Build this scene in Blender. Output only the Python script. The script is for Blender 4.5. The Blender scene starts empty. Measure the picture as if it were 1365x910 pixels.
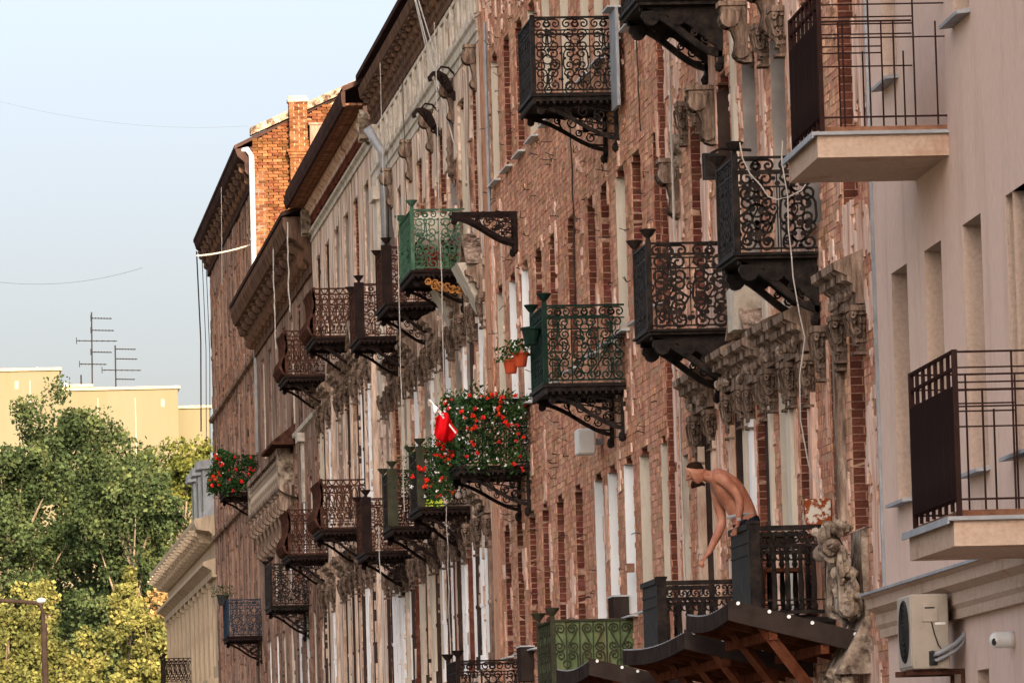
import bpy, bmesh, math, random
import numpy as np
from mathutils import Vector, Matrix
R = math.radians
rnd = random.Random(7)
nrng = np.random.default_rng(11)
S = bpy.context.scene
COL = S.collection

# ------------------------------------------------------------------ camera
F = 8000.0; ROLL = 0.02; EYE = 1.7; W = 9.0
_a = np.array([(-100-682.5)/F, -(1138-455)/F, 1.0]); _a /= np.linalg.norm(_a)
_u = np.array([-math.sin(ROLL), math.cos(ROLL), 0.0]); _u -= (_u@_a)*_a; _u /= np.linalg.norm(_u)
_x = np.cross(_a, _u)
if _x[0] < 0: _x = -_x
CM = np.array([_x, _a, _u])                      # camera axes -> world
cam_d = bpy.data.cameras.new('camera'); cam = bpy.data.objects.new('camera', cam_d); COL.objects.link(cam)
cam_d.sensor_width = 36; cam_d.lens = 36*F/1365; cam_d.clip_start = 1; cam_d.clip_end = 6000
rt, up, fw = CM@[1, 0, 0], CM@[0, 1, 0], CM@[0, 0, 1]
mw = Matrix.Identity(4)
for i in range(3):
    mw[i][0], mw[i][1], mw[i][2] = rt[i], up[i], -fw[i]
mw[2][3] = EYE
cam.matrix_world = mw
S.camera = cam
S.render.resolution_x, S.render.resolution_y = 1024, 682
# ------------------------------------------------------------------ light
SUN_EL, SUN_AZ = 18.0, 5.0   # degrees above ground; degrees to the right of straight behind
EXPOSURE = 2.4
world = bpy.data.worlds.new('World'); S.world = world; world.use_nodes = True
nt = world.node_tree; nt.nodes.clear()
sky = nt.nodes.new('ShaderNodeTexSky'); sky.sky_type = 'NISHITA'; sky.sun_disc = False
sky.sun_elevation = R(SUN_EL); sky.sun_rotation = R(180-SUN_AZ)
sky.air_density = 0.6; sky.dust_density = 10.0; sky.ozone_density = 2.0
bg = nt.nodes.new('ShaderNodeBackground'); bg.inputs['Strength'].default_value = 0.15
wo = nt.nodes.new('ShaderNodeOutputWorld')
veil = nt.nodes.new('ShaderNodeMix'); veil.data_type = 'RGBA'; veil.inputs['Factor'].default_value = .50      # constant pale colour added to the whole sky to flatten its gradient
veil.inputs['B'].default_value = (1.33, 1.32, 1.20, 1)
nt.links.new(sky.outputs[0], veil.inputs['A']); nt.links.new(veil.outputs['Result'], bg.inputs[0]); nt.links.new(bg.outputs[0], wo.inputs[0])
sun_d = bpy.data.lights.new('sun', 'SUN'); sun_d.energy = 2.2; sun_d.angle = R(0.5); sun_d.color = (1.0, 0.76, 0.46)
sun = bpy.data.objects.new('sun', sun_d); COL.objects.link(sun)
_dv = Vector((-math.sin(R(SUN_AZ))*math.cos(R(SUN_EL)), math.cos(R(SUN_AZ))*math.cos(R(SUN_EL)), -math.sin(R(SUN_EL))))
sun.rotation_euler = _dv.to_track_quat('-Z', 'Y').to_euler(); sun.location = (0, 0, 60)
S.view_settings.view_transform = 'Standard'; S.view_settings.look = 'None'; S.view_settings.gamma = 1
S.view_settings.use_curve_mapping = False; S.view_settings.exposure = EXPOSURE
try: S.cycles.max_bounces = 5; S.cycles.diffuse_bounces = 3; S.cycles.transparent_max_bounces = 8
except Exception: pass

# ------------------------------------------------------------------ pixel of the photograph -> point on a real plane
def ray(px, py): return CM@np.array([(px-682.5)/F, -(py-455)/F, 1.0])
def onX(px, py, X=W):
    d = ray(px, py); t = X/d[0]; return d[1]*t, d[2]*t+EYE
def onY(px, py, Y):
    d = ray(px, py); t = Y/d[1]; return d[0]*t, d[2]*t+EYE
def v3(px, py, Y):
    x, z = onY(px, py, Y); return Vector((x, Y, z))

# ------------------------------------------------------------------ materials
MATS = {}
def mat(name, cols, scale=4, rough=.8, bump=.2, bscale=None, metal=0, stain=None, streak=False, island=0.0, detail=6, stain_scale=.6, stain_pos=(.5, .65), spec=0.0):
    """procedural: noise ramp over cols, optional larger stain colour, per-island brightness, bump"""
    m = bpy.data.materials.new(name); m.use_nodes = True; n = m.node_tree; N = n.nodes; L = n.links
    b = N['Principled BSDF']; b.inputs['Roughness'].default_value = rough; b.inputs['Metallic'].default_value = metal
    b.inputs['Specular IOR Level'].default_value = spec
    tc = N.new('ShaderNodeTexCoord'); mp = N.new('ShaderNodeMapping'); L.new(tc.outputs['Object'], mp.inputs[0])
    if streak: mp.inputs['Scale'].default_value = (1.6, 1.6, .28)
    nz = N.new('ShaderNodeTexNoise'); nz.inputs['Scale'].default_value = scale; nz.inputs['Detail'].default_value = detail; nz.inputs['Roughness'].default_value = .65
    L.new(mp.outputs[0], nz.inputs['Vector'])
    rp = N.new('ShaderNodeValToRGB'); L.new(nz.outputs['Fac'], rp.inputs[0])
    el = rp.color_ramp.elements
    pos = np.linspace(.33, .68, len(cols)) if len(cols) > 1 else [0.5]
    el[0].position = pos[0]; el[0].color = (*cols[0], 1)
    if len(cols) > 1:
        el[1].position = pos[-1]; el[1].color = (*cols[-1], 1)
        for p, c in list(zip(pos, cols))[1:-1]:
            e = el.new(p); e.color = (*c, 1)
    else: el[1].color = (*cols[0], 1)
    out = rp.outputs[0]
    if stain is not None:
        n2 = N.new('ShaderNodeTexNoise'); n2.inputs['Scale'].default_value = stain_scale; n2.inputs['Detail'].default_value = 8; n2.inputs['Roughness'].default_value = .7
        L.new(mp.outputs[0], n2.inputs['Vector'])
        r2 = N.new('ShaderNodeValToRGB'); r2.color_ramp.elements[0].position = stain_pos[0]; r2.color_ramp.elements[1].position = stain_pos[1]
        L.new(n2.outputs['Fac'], r2.inputs[0])
        mx = N.new('ShaderNodeMix'); mx.data_type = 'RGBA'; L.new(r2.outputs[0], mx.inputs['Factor']); L.new(out, mx.inputs['A']); mx.inputs['B'].default_value = (*stain, 1)
        out = mx.outputs['Result']
    if island > 0:
        ge = N.new('ShaderNodeNewGeometry'); oi = N.new('ShaderNodeObjectInfo')
        ad = N.new('ShaderNodeMath'); ad.operation = 'ADD'; L.new(ge.outputs['Random Per Island'], ad.inputs[0]); L.new(oi.outputs['Random'], ad.inputs[1])
        fr = N.new('ShaderNodeMath'); fr.operation = 'FRACT'; L.new(ad.outputs[0], fr.inputs[0])
        mr = N.new('ShaderNodeMapRange'); mr.inputs['To Min'].default_value = 1-island; mr.inputs['To Max'].default_value = 1+island*.8; L.new(fr.outputs[0], mr.inputs['Value'])
        hs = N.new('ShaderNodeHueSaturation'); L.new(out, hs.inputs['Color']); L.new(mr.outputs[0], hs.inputs['Value'])
        mh = N.new('ShaderNodeMapRange'); mh.inputs['To Min'].default_value = .488; mh.inputs['To Max'].default_value = .512; L.new(ge.outputs['Random Per Island'], mh.inputs['Value']); L.new(mh.outputs[0], hs.inputs['Hue'])
        out = hs.outputs[0]
    L.new(out, b.inputs['Base Color'])
    if bump > 0:
        n3 = N.new('ShaderNodeTexNoise'); n3.inputs['Scale'].default_value = bscale or scale*6; n3.inputs['Detail'].default_value = 6
        L.new(tc.outputs['Object'], n3.inputs['Vector'])
        bp = N.new('ShaderNodeBump'); bp.inputs['Strength'].default_value = bump; bp.inputs['Distance'].default_value = .006 if 'brick' in name else .014
        L.new(n3.outputs['Fac'], bp.inputs['Height']); L.new(bp.outputs[0], b.inputs['Normal'])
    MATS[name] = m
    return m
mat('brick_pale', [(.12, .041, .025), (.42, .183, .109), (.70, .42, .295)], 20, .95, .6, 70, stain=(.58, .35, .24), stain_scale=1.0, stain_pos=(.45, .72), island=.26, detail=12, streak=True)
mat('brick_brown', [(.15, .066, .044), (.35, .17, .112), (.50, .29, .20)], 6, .9, .4, 40, stain=(.13, .065, .048), stain_scale=.5, stain_pos=(.50, .72), island=.22, detail=10)
mat('brick_red', [(.085, .026, .019), (.13, .042, .029), (.19, .075, .053)], 5, .95, .25, 40, island=.35)  # unweathered red, darkened further to put the recess shade into the colour
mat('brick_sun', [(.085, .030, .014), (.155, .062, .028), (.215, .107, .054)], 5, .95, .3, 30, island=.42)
mat('mortar', [(.26, .13, .085), (.50, .31, .22)], 16, .95, .4, 40)
mat('mortar_light', [(.34, .29, .25), (.48, .42, .37)], 9, .95, .3, 40)
mat('mortar_dark', [(.10, .07, .06), (.22, .17, .14)], 8, .95, .4, 40)
mat('plaster_pale', [(.36, .225, .16), (.60, .44, .34), (.76, .61, .51)], 3.0, .9, .45, 35, stain=(.12, .065, .045), streak=True, stain_scale=1.3, stain_pos=(.50, .66), detail=9)
mat('plaster_pink', [(.44, .225, .15), (.62, .41, .32), (.76, .59, .50)], 3.5, .9, .45, 35, stain=(.26, .11, .07), streak=True, stain_scale=1.3, stain_pos=(.51, .68), detail=9)
mat('plaster_brown', [(.14, .08, .058), (.25, .155, .115), (.36, .25, .195)], 1.5, .9, .35, 25, stain=(.055, .032, .026), streak=True, stain_scale=.8, stain_pos=(.46, .66), spec=0.0)
mat('stone_decor', [(.085, .050, .036), (.27, .185, .138), (.52, .395, .31)], 6.0, .9, .7, 34, stain=(.045, .028, .021), streak=True, stain_scale=2.6, stain_pos=(.46, .62), detail=9)
mat('stone_mid', [(.11, .075, .055), (.32, .245, .185), (.50, .41, .33)], 6, .9, .8, 30, stain=(.06, .038, .028), stain_scale=4.0, stain_pos=(.47, .62), detail=9)
mat('stone_light', [(.34, .28, .22), (.48, .41, .34), (.58, .50, .43)], 3.0, .9, .5, 22, stain=(.20, .15, .12), stain_scale=2.5, stain_pos=(.54, .70))
mat('cream_house', [(.32, .235, .16), (.42, .32, .225), (.48, .375, .275)], 3, .9, .25, 20, stain=(.20, .135, .09), streak=True, stain_scale=1.4, stain_pos=(.52, .7))
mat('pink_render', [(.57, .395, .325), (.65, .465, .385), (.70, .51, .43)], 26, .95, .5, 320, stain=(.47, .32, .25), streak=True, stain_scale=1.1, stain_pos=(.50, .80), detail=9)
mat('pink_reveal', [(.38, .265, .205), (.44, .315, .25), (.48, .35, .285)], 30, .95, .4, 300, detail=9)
mat('pink_trim', [(.37, .255, .19), (.44, .315, .24), (.48, .35, .275)], 24, .9, .3, 200, stain=(.30, .165, .10), streak=False, stain_scale=1.8, stain_pos=(.53, .72), detail=9)
mat('jamb_white', [(.66, .65, .66), (.78, .77, .77)], 3, .8, .1, 40, stain=(.45, .40, .37), streak=True, stain_scale=1.2, stain_pos=(.60, .75))
mat('jamb_cream', [(.46, .39, .31), (.58, .50, .41)], 3, .85, .2, 40, stain=(.34, .25, .19), streak=True, stain_scale=1.2, stain_pos=(.55, .75))
mat('jamb_grey', [(.20, .17, .155), (.30, .26, .23)], 3, .85, .2, 40)
mat('jamb_dark', [(.035, .022, .018), (.065, .042, .035)], 3, .85, .3, 40, spec=0.0)
mat('iron_black', [(.006, .0048, .0045), (.018, .0135, .012), (.034, .022, .017)], 9, .65, .3, 60, spec=.05)
mat('iron_rust', [(.026, .012, .009), (.060, .027, .019), (.10, .046, .032)], 7, .8, .3, 60)
mat('cornice_brown', [(.045, .024, .017), (.10, .058, .041), (.17, .105, .078)], 4, .9, .5, 30, stain=(.20, .10, .055), streak=True, stain_scale=1.2, stain_pos=(.52, .68), detail=9)
mat('iron_rust_dark', [(.010, .006, .0055), (.024, .014, .012)], 7, .75, .3, 60, spec=.05)
mat('iron_orange', [(.22, .08, .025), (.45, .20, .06)], 6, .8, .3, 60)
mat('iron_green', [(.035, .07, .045), (.06, .115, .075), (.09, .15, .10)], 6, .65, .25, 50, stain=(.05, .035, .02), stain_scale=4, stain_pos=(.58, .7), spec=0.0)
mat('iron_darkgreen', [(.005, .014, .010), (.012, .028, .020)], 6, .65, .2, 50, spec=.05)
mat('iron_olive', [(.030, .030, .020), (.055, .052, .034)], 6, .75, .3, 50, spec=0.0)
mat('sheet_green', [(.060, .090, .038), (.105, .14, .066), (.165, .195, .10)], 5, .75, .25, 40, stain=(.15, .105, .045), streak=True, stain_scale=4, stain_pos=(.52, .70))
mat('iron_blue', [(.016, .026, .040), (.030, .045, .064)], 6, .6, .2, 50, spec=0.0)
mat('screen_dark', [(.014, .008, .0075), (.028, .017, .015)], 6, .7, .2, 60, streak=True, spec=0.0)
mat('rail_brown', [(.022, .011, .010), (.036, .019, .016)], 9, .6, .1, 60, spec=0.0)
mat('zinc', [(.20, .20, .21), (.31, .31, .325)], 4, .6, .1, 30, metal=.2, spec=.2)
mat('zinc_light', [(.36, .36, .37), (.47, .47, .48)], 4, .5, .1, 30, spec=.25)
mat('tin_roof', [(.035, .02, .018), (.075, .045, .038)], 3, .7, .2, 30, spec=0.0)
mat('wood_soffit', [(.10, .045, .03), (.20, .09, .055), (.27, .14, .09)], 4, .85, .3, 40, island=.25)
mat('wood_red', [(.065, .019, .010), (.105, .034, .017), (.14, .05, .027)], 5, .8, .3, 50, spec=0.0)
mat('fascia', [(.026, .018, .016), (.046, .033, .028)], 4, .65, .2, 40)
mat('frame_brown', [(.06, .03, .022), (.11, .055, .04)], 6, .6, .2, 60)
mat('frame_red', [(.22, .02, .018), (.33, .035, .03)], 6, .5, .15, 60, stain=(.4, .3, .26), stain_scale=6, stain_pos=(.62, .68))
mat('frame_white', [(.55, .53, .50), (.70, .68, .66)], 6, .6, .15, 60)
mat('glass_dark', [(.015, .017, .02), (.03, .032, .035)], 2, .12, 0, spec=.6)
mat('leaf_green', [(.018, .030, .013), (.044, .062, .027), (.098, .115, .045)], .55, .7, 0, island=.45, detail=4)  # darker green puts the shade on the tall trees into the leaf colour
mat('leaf_yellow', [(.045, .055, .020), (.13, .130, .042), (.24, .215, .068)], .7, .7, 0, island=.45, detail=4)
mat('leaf_mid', [(.035, .048, .014), (.09, .10, .026), (.18, .17, .04)], .55, .7, 0, island=.45, detail=4)
mat('leaf_dry', [(.22, .14, .06), (.32, .21, .09)], .5, .8, 0, island=.4)
mat('leaf_pot', [(.014, .036, .010), (.030, .064, .020), (.058, .098, .03)], 3, .65, 0, island=.55)
mat('petal_red', [(.55, .012, .008), (.75, .03, .02)], 8, .6, 0, island=.3)
mat('petal_white', [(.75, .72, .68), (.85, .82, .80)], 8, .6, 0, island=.2)
mat('bark', [(.11, .085, .065), (.24, .19, .145)], 5, .9, .5, 20)
mat('terracotta', [(.34, .045, .018), (.42, .07, .028)], 6, .7, .1, 40)
mat('yellow_wall', [(.150, .131, .082), (.165, .146, .094)], .25, .85, 0, stain=(.17, .152, .11), streak=True, stain_scale=.15, stain_pos=(.45, .7))
mat('asphalt', [(.04, .04, .042), (.06, .06, .06)], 3, .9, .2, 60)
mat('paving', [(.22, .21, .20), (.32, .30, .28)], 2, .9, .2, 40)
mat('earth', [(.09, .09, .05), (.15, .13, .08)], .2, .95, .1, 4)
mat('white_paint', [(.75, .75, .74), (.82, .82, .8)], 3, .6, 0)
mat('plastic_beige', [(.30, .245, .195), (.34, .28, .225)], 4, .55, .03, 60, stain=(.24, .185, .14), stain_scale=3, stain_pos=(.5, .75), spec=.2)
mat('plastic_white', [(.62, .58, .53), (.68, .64, .60)], 4, .45, .03, 60, spec=.3)
mat('plastic_dark', [(.02, .02, .02), (.04, .035, .035)], 4, .5, .05, 60)
mat('cable_light', [(.36, .32, .29), (.44, .40, .36)], 6, .7, 0, spec=0.0)
mat('cable_dark', [(.03, .025, .022), (.06, .045, .04)], 6, .6, 0)
mat('bolt', [(.7, .7, .7), (.8, .8, .8)], 6, .35, 0, metal=.3)
mat('skin', [(.25, .090, .050), (.33, .130, .075), (.40, .18, .115)], 7, .6, .25, 40, stain=(.22, .065, .035), stain_scale=4, stain_pos=(.46, .72), spec=.35, detail=8)
mat('hair', [(.012, .006, .004), (.030, .016, .010)], 60, .8, .5, 120, spec=0.0)
mat('denim', [(.006, .008, .013), (.014, .017, .025)], 14, .9, .3, 90, spec=0.0)
mat('belt_grey', [(.20, .20, .22), (.30, .30, .32)], 10, .6, .1, 60)
mat('flag_red', [(.50, .005, .008), (.62, .010, .014)], 5, .8, .05, 20)
mat('flag_white', [(.80, .78, .77), (.86, .84, .83)], 5, .6, .05, 20)
mat('rusty_white', [(.50, .44, .37), (.60, .54, .47)], 5, .7, .2, 40, stain=(.22, .05, .015), stain_scale=7.5, stain_pos=(.465, .50))
mat('yellow_green', [(.42, .50, .04), (.52, .60, .06)], 5, .5, 0)
mat('concrete_chimney', [(.34, .26, .18), (.48, .38, .27)], 5, .9, .4, 30)

# ------------------------------------------------------------------ mesh helpers
class MB:
    def __init__(s): s.v = []; s.f = []
    def add(s, vs, fs):
        o = len(s.v); s.v.extend(tuple(v) for v in vs); s.f.extend(tuple(i+o for i in f) for f in fs); return s
    def box(s, x0, x1, y0, y1, z0, z1):
        return s.add([(x0, y0, z0), (x1, y0, z0), (x1, y1, z0), (x0, y1, z0), (x0, y0, z1), (x1, y0, z1), (x1, y1, z1), (x0, y1, z1)],
                     [(0, 3, 2, 1), (4, 5, 6, 7), (0, 1, 5, 4), (1, 2, 6, 5), (2, 3, 7, 6), (3, 0, 4, 7)])
    def tube(s, pts, r, n=6, cap=True):
        pts = [Vector(p) for p in pts]; k = len(pts); vs = []; fs = []
        rs = r if isinstance(r, (list, tuple)) else [r]*k
        ref = None
        for i, p in enumerate(pts):
            t = (pts[min(i+1, k-1)]-pts[max(i-1, 0)])
            t = t.normalized() if t.length > 1e-9 else Vector((0, 0, 1))
            if ref is None: ref = Vector((0, 0, 1)) if abs(t.z) < .9 else Vector((1, 0, 0))
            a = t.cross(ref); a = a.normalized() if a.length > 1e-6 else t.orthogonal().normalized()
            b = t.cross(a); ref = -b if False else ref
            for j in range(n):
                q = 2*math.pi*j/n; vs.append(p+(a*math.cos(q)+b*math.sin(q))*rs[i])
        for i in range(k-1):
            for j in range(n):
                fs.append((i*n+j, i*n+(j+1) % n, (i+1)*n+(j+1) % n, (i+1)*n+j))
        if cap: fs.append(tuple(range(n-1, -1, -1))); fs.append(tuple(range((k-1)*n, k*n)))
        return s.add(vs, fs)
    def prism(s, poly, y0, y1):
        """closed (x,z) polygon extruded along y"""
        n = len(poly); vs = [(p[0], y0, p[1]) for p in poly]+[(p[0], y1, p[1]) for p in poly]
        fs = [(i, (i+1) % n, n+(i+1) % n, n+i) for i in range(n)]
        fs += [tuple(range(n-1, -1, -1)), tuple(range(n, 2*n))]
        return s.add(vs, fs)
    def prismx(s, poly, x0, x1):
        """closed (y,z) polygon extruded along x"""
        n = len(poly); vs = [(x0, p[0], p[1]) for p in poly]+[(x1, p[0], p[1]) for p in poly]
        fs = [(i, (i+1) % n, n+(i+1) % n, n+i) for i in range(n)]
        fs += [tuple(range(n-1, -1, -1)), tuple(range(n, 2*n))]
        return s.add(vs, fs)
    def lathe(s, prof, c=(0, 0, 0), n=10):
        """(r,z) profile round z"""
        vs = []; fs = []; k = len(prof)
        for r, z in prof:
            for j in range(n):
                q = 2*math.pi*j/n; vs.append((c[0]+r*math.cos(q), c[1]+r*math.sin(q), c[2]+z))
        for i in range(k-1):
            for j in range(n): fs.append((i*n+j, i*n+(j+1) % n, (i+1)*n+(j+1) % n, (i+1)*n+j))
        fs.append(tuple(range(n-1, -1, -1))); fs.append(tuple(range((k-1)*n, k*n)))
        return s.add(vs, fs)
    def blob(s, c, r, n=6, m=4, jit=.15):
        rx, ry, rz = r if isinstance(r, (list, tuple)) else (r, r, r)
        vs = []; fs = []
        for i in range(m+1):
            th = math.pi*i/m
            for j in range(n):
                q = 2*math.pi*j/n; k = 1+rnd.uniform(-jit, jit)
                vs.append((c[0]+rx*k*math.sin(th)*math.cos(q), c[1]+ry*k*math.sin(th)*math.sin(q), c[2]+rz*k*math.cos(th)))
        for i in range(m):
            for j in range(n): fs.append((i*n+j, (i+1)*n+j, (i+1)*n+(j+1) % n, i*n+(j+1) % n))
        return s.add(vs, fs)
    def ribbon(s, pts, w, d, o=(0, 0, 0), sx=1):
        """flat iron band in the xz plane through 2-D pts; w in plane, d across"""
        k = len(pts); vs = []; fs = []
        for i, p in enumerate(pts):
            a = pts[max(i-1, 0)]; b = pts[min(i+1, k-1)]
            tx, tz = b[0]-a[0], b[1]-a[1]; l = math.hypot(tx, tz) or 1; nx, nz = -tz/l*w/2, tx/l*w/2
            for e, q in ((1, -d/2), (1, d/2), (-1, d/2), (-1, -d/2)):
                vs.append((o[0]+sx*(p[0]+e*nx), o[1]+q, o[2]+p[1]+e*nz))
        for i in range(k-1):
            for j in range(4): fs.append((i*4+j, i*4+(j+1) % 4, i*4+4+(j+1) % 4, i*4+4+j))
        fs += [(3, 2, 1, 0), tuple(range(4*k-4, 4*k))]
        return s.add(vs, fs)
    def disc(s, c, r, d, n=10):
        vs = [(c[0]+r*math.cos(2*math.pi*j/n), c[1]+q, c[2]+r*math.sin(2*math.pi*j/n)) for q in (-d/2, d/2) for j in range(n)]
        return s.add(vs, [tuple(range(n)), tuple(range(2*n-1, n-1, -1))]+[(j, n+j, n+(j+1) % n, (j+1) % n) for j in range(n)])
    def mesh(s, name, m, smooth=False):
        me = bpy.data.meshes.new(name); me.from_pydata(s.v, [], s.f); me.validate()
        bm = bmesh.new(); bm.from_mesh(me); bmesh.ops.recalc_face_normals(bm, faces=bm.faces); bm.to_mesh(me); bm.free()
        for mm in (m if isinstance(m, (list, tuple)) else [m]): me.materials.append(MATS[mm])
        if smooth: me.polygons.foreach_set('use_smooth', [True]*len(me.polygons))
        return me
    def build(s, name, m, parent=None, loc=None, smooth=False):
        return link(name, s.mesh(name, m, smooth), parent, loc)
def link(name, me, parent=None, loc=None, rz=0):
    o = bpy.data.objects.new(name, me); COL.objects.link(o)
    if parent is not None: o.parent = parent
    if loc is not None: o.location = loc
    if rz: o.rotation_euler.z = rz
    return o
def np_mesh(name, V, Q, m):
    me = bpy.data.meshes.new(name); nq = len(Q)
    me.vertices.add(len(V)); me.vertices.foreach_set('co', np.asarray(V, np.float32).ravel())
    me.loops.add(nq*4); me.loops.foreach_set('vertex_index', np.asarray(Q, np.int32).ravel())
    me.polygons.add(nq); me.polygons.foreach_set('loop_start', np.arange(0, nq*4, 4, dtype=np.int32))
    me.update(calc_edges=True); me.validate(); me.polygons.foreach_set('use_smooth', np.zeros(len(me.polygons), bool)); me.update()
    for mm in (m if isinstance(m, (list, tuple)) else [m]): me.materials.append(MATS[mm])
    return me
def tag(o, label=None, cat=None, group=None, kind=None):
    if label: o['label'] = label
    if cat: o['category'] = cat
    if group: o['group'] = group
    if kind: o['kind'] = kind
    return o
def thing(name, label, cat, loc=(0, 0, 0), rz=0, group=None):
    o = bpy.data.objects.new(name, None); COL.objects.link(o); o.location = loc; o.rotation_euler.z = rz; o.empty_display_size = .2
    return tag(o, label, cat, group)

# value noise in numpy
def vnoise(x, y, seed):
    xi = np.floor(x).astype(np.int64); yi = np.floor(y).astype(np.int64); xf = x-xi; yf = y-yi
    xf = xf*xf*(3-2*xf); yf = yf*yf*(3-2*yf)
    def h(a, b):
        n = (a*374761393+b*668265263+seed*1442695041) & 0xffffffff
        n = ((n ^ (n >> 13))*1274126177) & 0xffffffff
        return ((n ^ (n >> 16)) & 0xffff)/65535.0
    return (h(xi, yi)*(1-xf)+h(xi+1, yi)*xf)*(1-yf)+(h(xi, yi+1)*(1-xf)+h(xi+1, yi+1)*xf)*yf
def fbm(x, y, seed, o=4):
    a = .5; t = 0; tot = 0
    for k in range(o):
        t = t+a*vnoise(x*2**k, y*2**k, seed+k*17); tot += a; a *= .55
    return t/tot

# ------------------------------------------------------------------ ground
g = MB(); g.box(-900, 900, -300, 1500, -.5, 0); tag(g.build('ground', 'earth'), kind='structure')
g = MB(); g.box(-3.5, 5.6, -60, 262, .004, .012); tag(g.build('road', 'asphalt'), kind='structure')
g = MB(); g.box(5.72, 9.4, -60, 262, 0, .13); g.box(-7.0, -3.62, -60, 262, 0, .13)
pv = g.build('pavement', 'paving'); tag(pv, kind='structure')
g = MB()
for k in range(0, 320, 2): g.box(5.6, 5.715, -60+k, -58.01+k, 0, .14); g.box(-3.615, -3.5, -60+k, -58.01+k, 0, .14)
tag(g.build('kerb', 'paving', pv), kind='stuff')

# ------------------------------------------------------------------ masonry
UNIT_BRICK = []
for k in range(4):
    b = MB(); j = lambda: rnd.uniform(-.004, .004)
    b.v = [(x+j(), y+j(), z+j()) for z in (0, 1) for x, y in ((0, 0), (1, 0), (1, 1), (0, 1))]
    b.f = [(0, 3, 2, 1), (4, 5, 6, 7), (0, 1, 5, 4), (1, 2, 6, 5), (2, 3, 7, 6), (3, 0, 4, 7)]
    UNIT_BRICK.append({m: None for m in ()})
    UNIT_BRICK[-1]['mb'] = b
def unit_brick(k, m):
    d = UNIT_BRICK[k]
    if d.get(m) is None: d[m] = d['mb'].mesh('brick', m)
    return d[m]
def boxes_mesh(name, B, m, back=False):
    """B rows x0,x1,y0,y1,z0,z1"""
    B = np.asarray(B, float); n = len(B)
    V = np.stack([B[:, [0, 2, 4]], B[:, [1, 2, 4]], B[:, [1, 3, 4]], B[:, [0, 3, 4]], B[:, [0, 2, 5]], B[:, [1, 2, 5]], B[:, [1, 3, 5]], B[:, [0, 3, 5]]], 1)
    V = V+nrng.uniform(-1, 1, V.shape)*np.array([.0016, .004, .003])
    q = [(0, 3, 2, 1), (4, 5, 6, 7), (0, 1, 5, 4), (2, 3, 7, 6), (3, 0, 4, 7)]
    if back: q.append((1, 2, 6, 5))
    Q = (np.arange(n)*8)[:, None, None]+np.array(q)[None]
    return np_mesh(name, V.reshape(-1, 3), Q.reshape(-1, 4), m)
CH = .080; JT = .009
def free_intervals(y0, y1, z, ops):
    bl = []
    for (a, b, z0, z1, rise) in ops:
        if z0 < z < z1:
            if rise > 0 and z > z1-rise:
                h = math.sqrt(max(0, 1-(z-(z1-rise))/rise))*(b-a)/2; c = (a+b)/2; bl.append((c-h, c+h))
            else: bl.append((a, b))
    bl.sort(); out = []; c = y0; jam = False
    for a, b in bl:
        if a-c > .03: out.append((c, a, jam))
        c = max(c, b); jam = True
    if y1-c > .03: out.append((c, y1, jam))
    return out
def masonry(root, L, H, ops, zvis, brick='brick_pale', jamb='brick_red', mort='mortar', depth=.32, bl=.27, nparts=0, proud=.0045, near_end=0):
    """brick skin along local y 0..L; zvis(y) = lowest height that needs bricks. near_end: courses on the near end face, so wide"""
    skin = []; jb = []; back = []
    nc = int(H/CH)
    for c in range(nc):
        z0 = c*CH; zm = z0+CH/2
        for (a, b, jam) in free_intervals(0, L, zm, ops):
            aa = a+.004 if jam else a
            if near_end and a == 0: aa = a+.005
            back.append((-.0005, depth, aa, b-.006 if b < L else b, z0, z0+CH))
            lo = max(a, 0)
            if zm < min(zvis(a), zvis(b)): continue
            y = a
            if jam or (near_end and a == 0):
                w = .018; fd = .012 if jam else -.004
                jb.append((fd+rnd.uniform(-.001, .001), .125 if c % 2 else .28, a+rnd.uniform(-.002, .002), a+w, z0+JT/2, z0+CH-JT/2))
                if c % 2: jb.append((.138, .30, a+rnd.uniform(-.002, .003), a+w, z0+JT/2, z0+CH-JT/2))
                y = a-(.14 if c % 2 else 0)
            else: y = a-(bl/2 if c % 2 else 0)
            m = int((b-y)/bl)+1
            if m <= 0: continue
            s = y+np.arange(m)*bl
            if c % 3 == 1: s = s+nrng.uniform(-.01, .01, m)
            e = s+bl-JT
            s = np.maximum(s, a); e = np.minimum(e, b); e[-1] = b
            ok = e-s > .03
            s = s[ok]; e = e[ok]
            fr = nrng.normal(0, .0028, len(s)); sp = nrng.random(len(s)); fr = np.where(sp < .07, .0035, np.where(sp > .975, -.010, fr))
            vis = zm > np.array([zvis(q) for q in s]) if len(s) else np.array([], bool)
            for q in np.nonzero(vis)[0]:
                skin.append((-proud+fr[q], .012, s[q], e[q], z0+JT/2, z0+CH-JT/2))
    wl = link('wall', boxes_mesh('wall', back, mort, True), root)
    if skin: tag(link('brickwork', boxes_mesh('brickwork', skin, brick), root), kind='stuff')
    jb.sort(key=lambda t: t[2])
    front = [t for t in jb if t[0] < .1 and t[4] > zvis(t[2])-.3][:nparts]
    for t in front:
        o = link('brick', unit_brick(rnd.randrange(4), jamb), root, (t[0], t[2], t[4])); o.scale = (t[1]-t[0], t[3]-t[2], t[5]-t[4])
    fs = set(front); rest = [t for t in jb if t not in fs]
    if rest: tag(link('jamb_brickwork', boxes_mesh('jamb_brickwork', rest, jamb), root), kind='stuff')
    return wl
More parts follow.
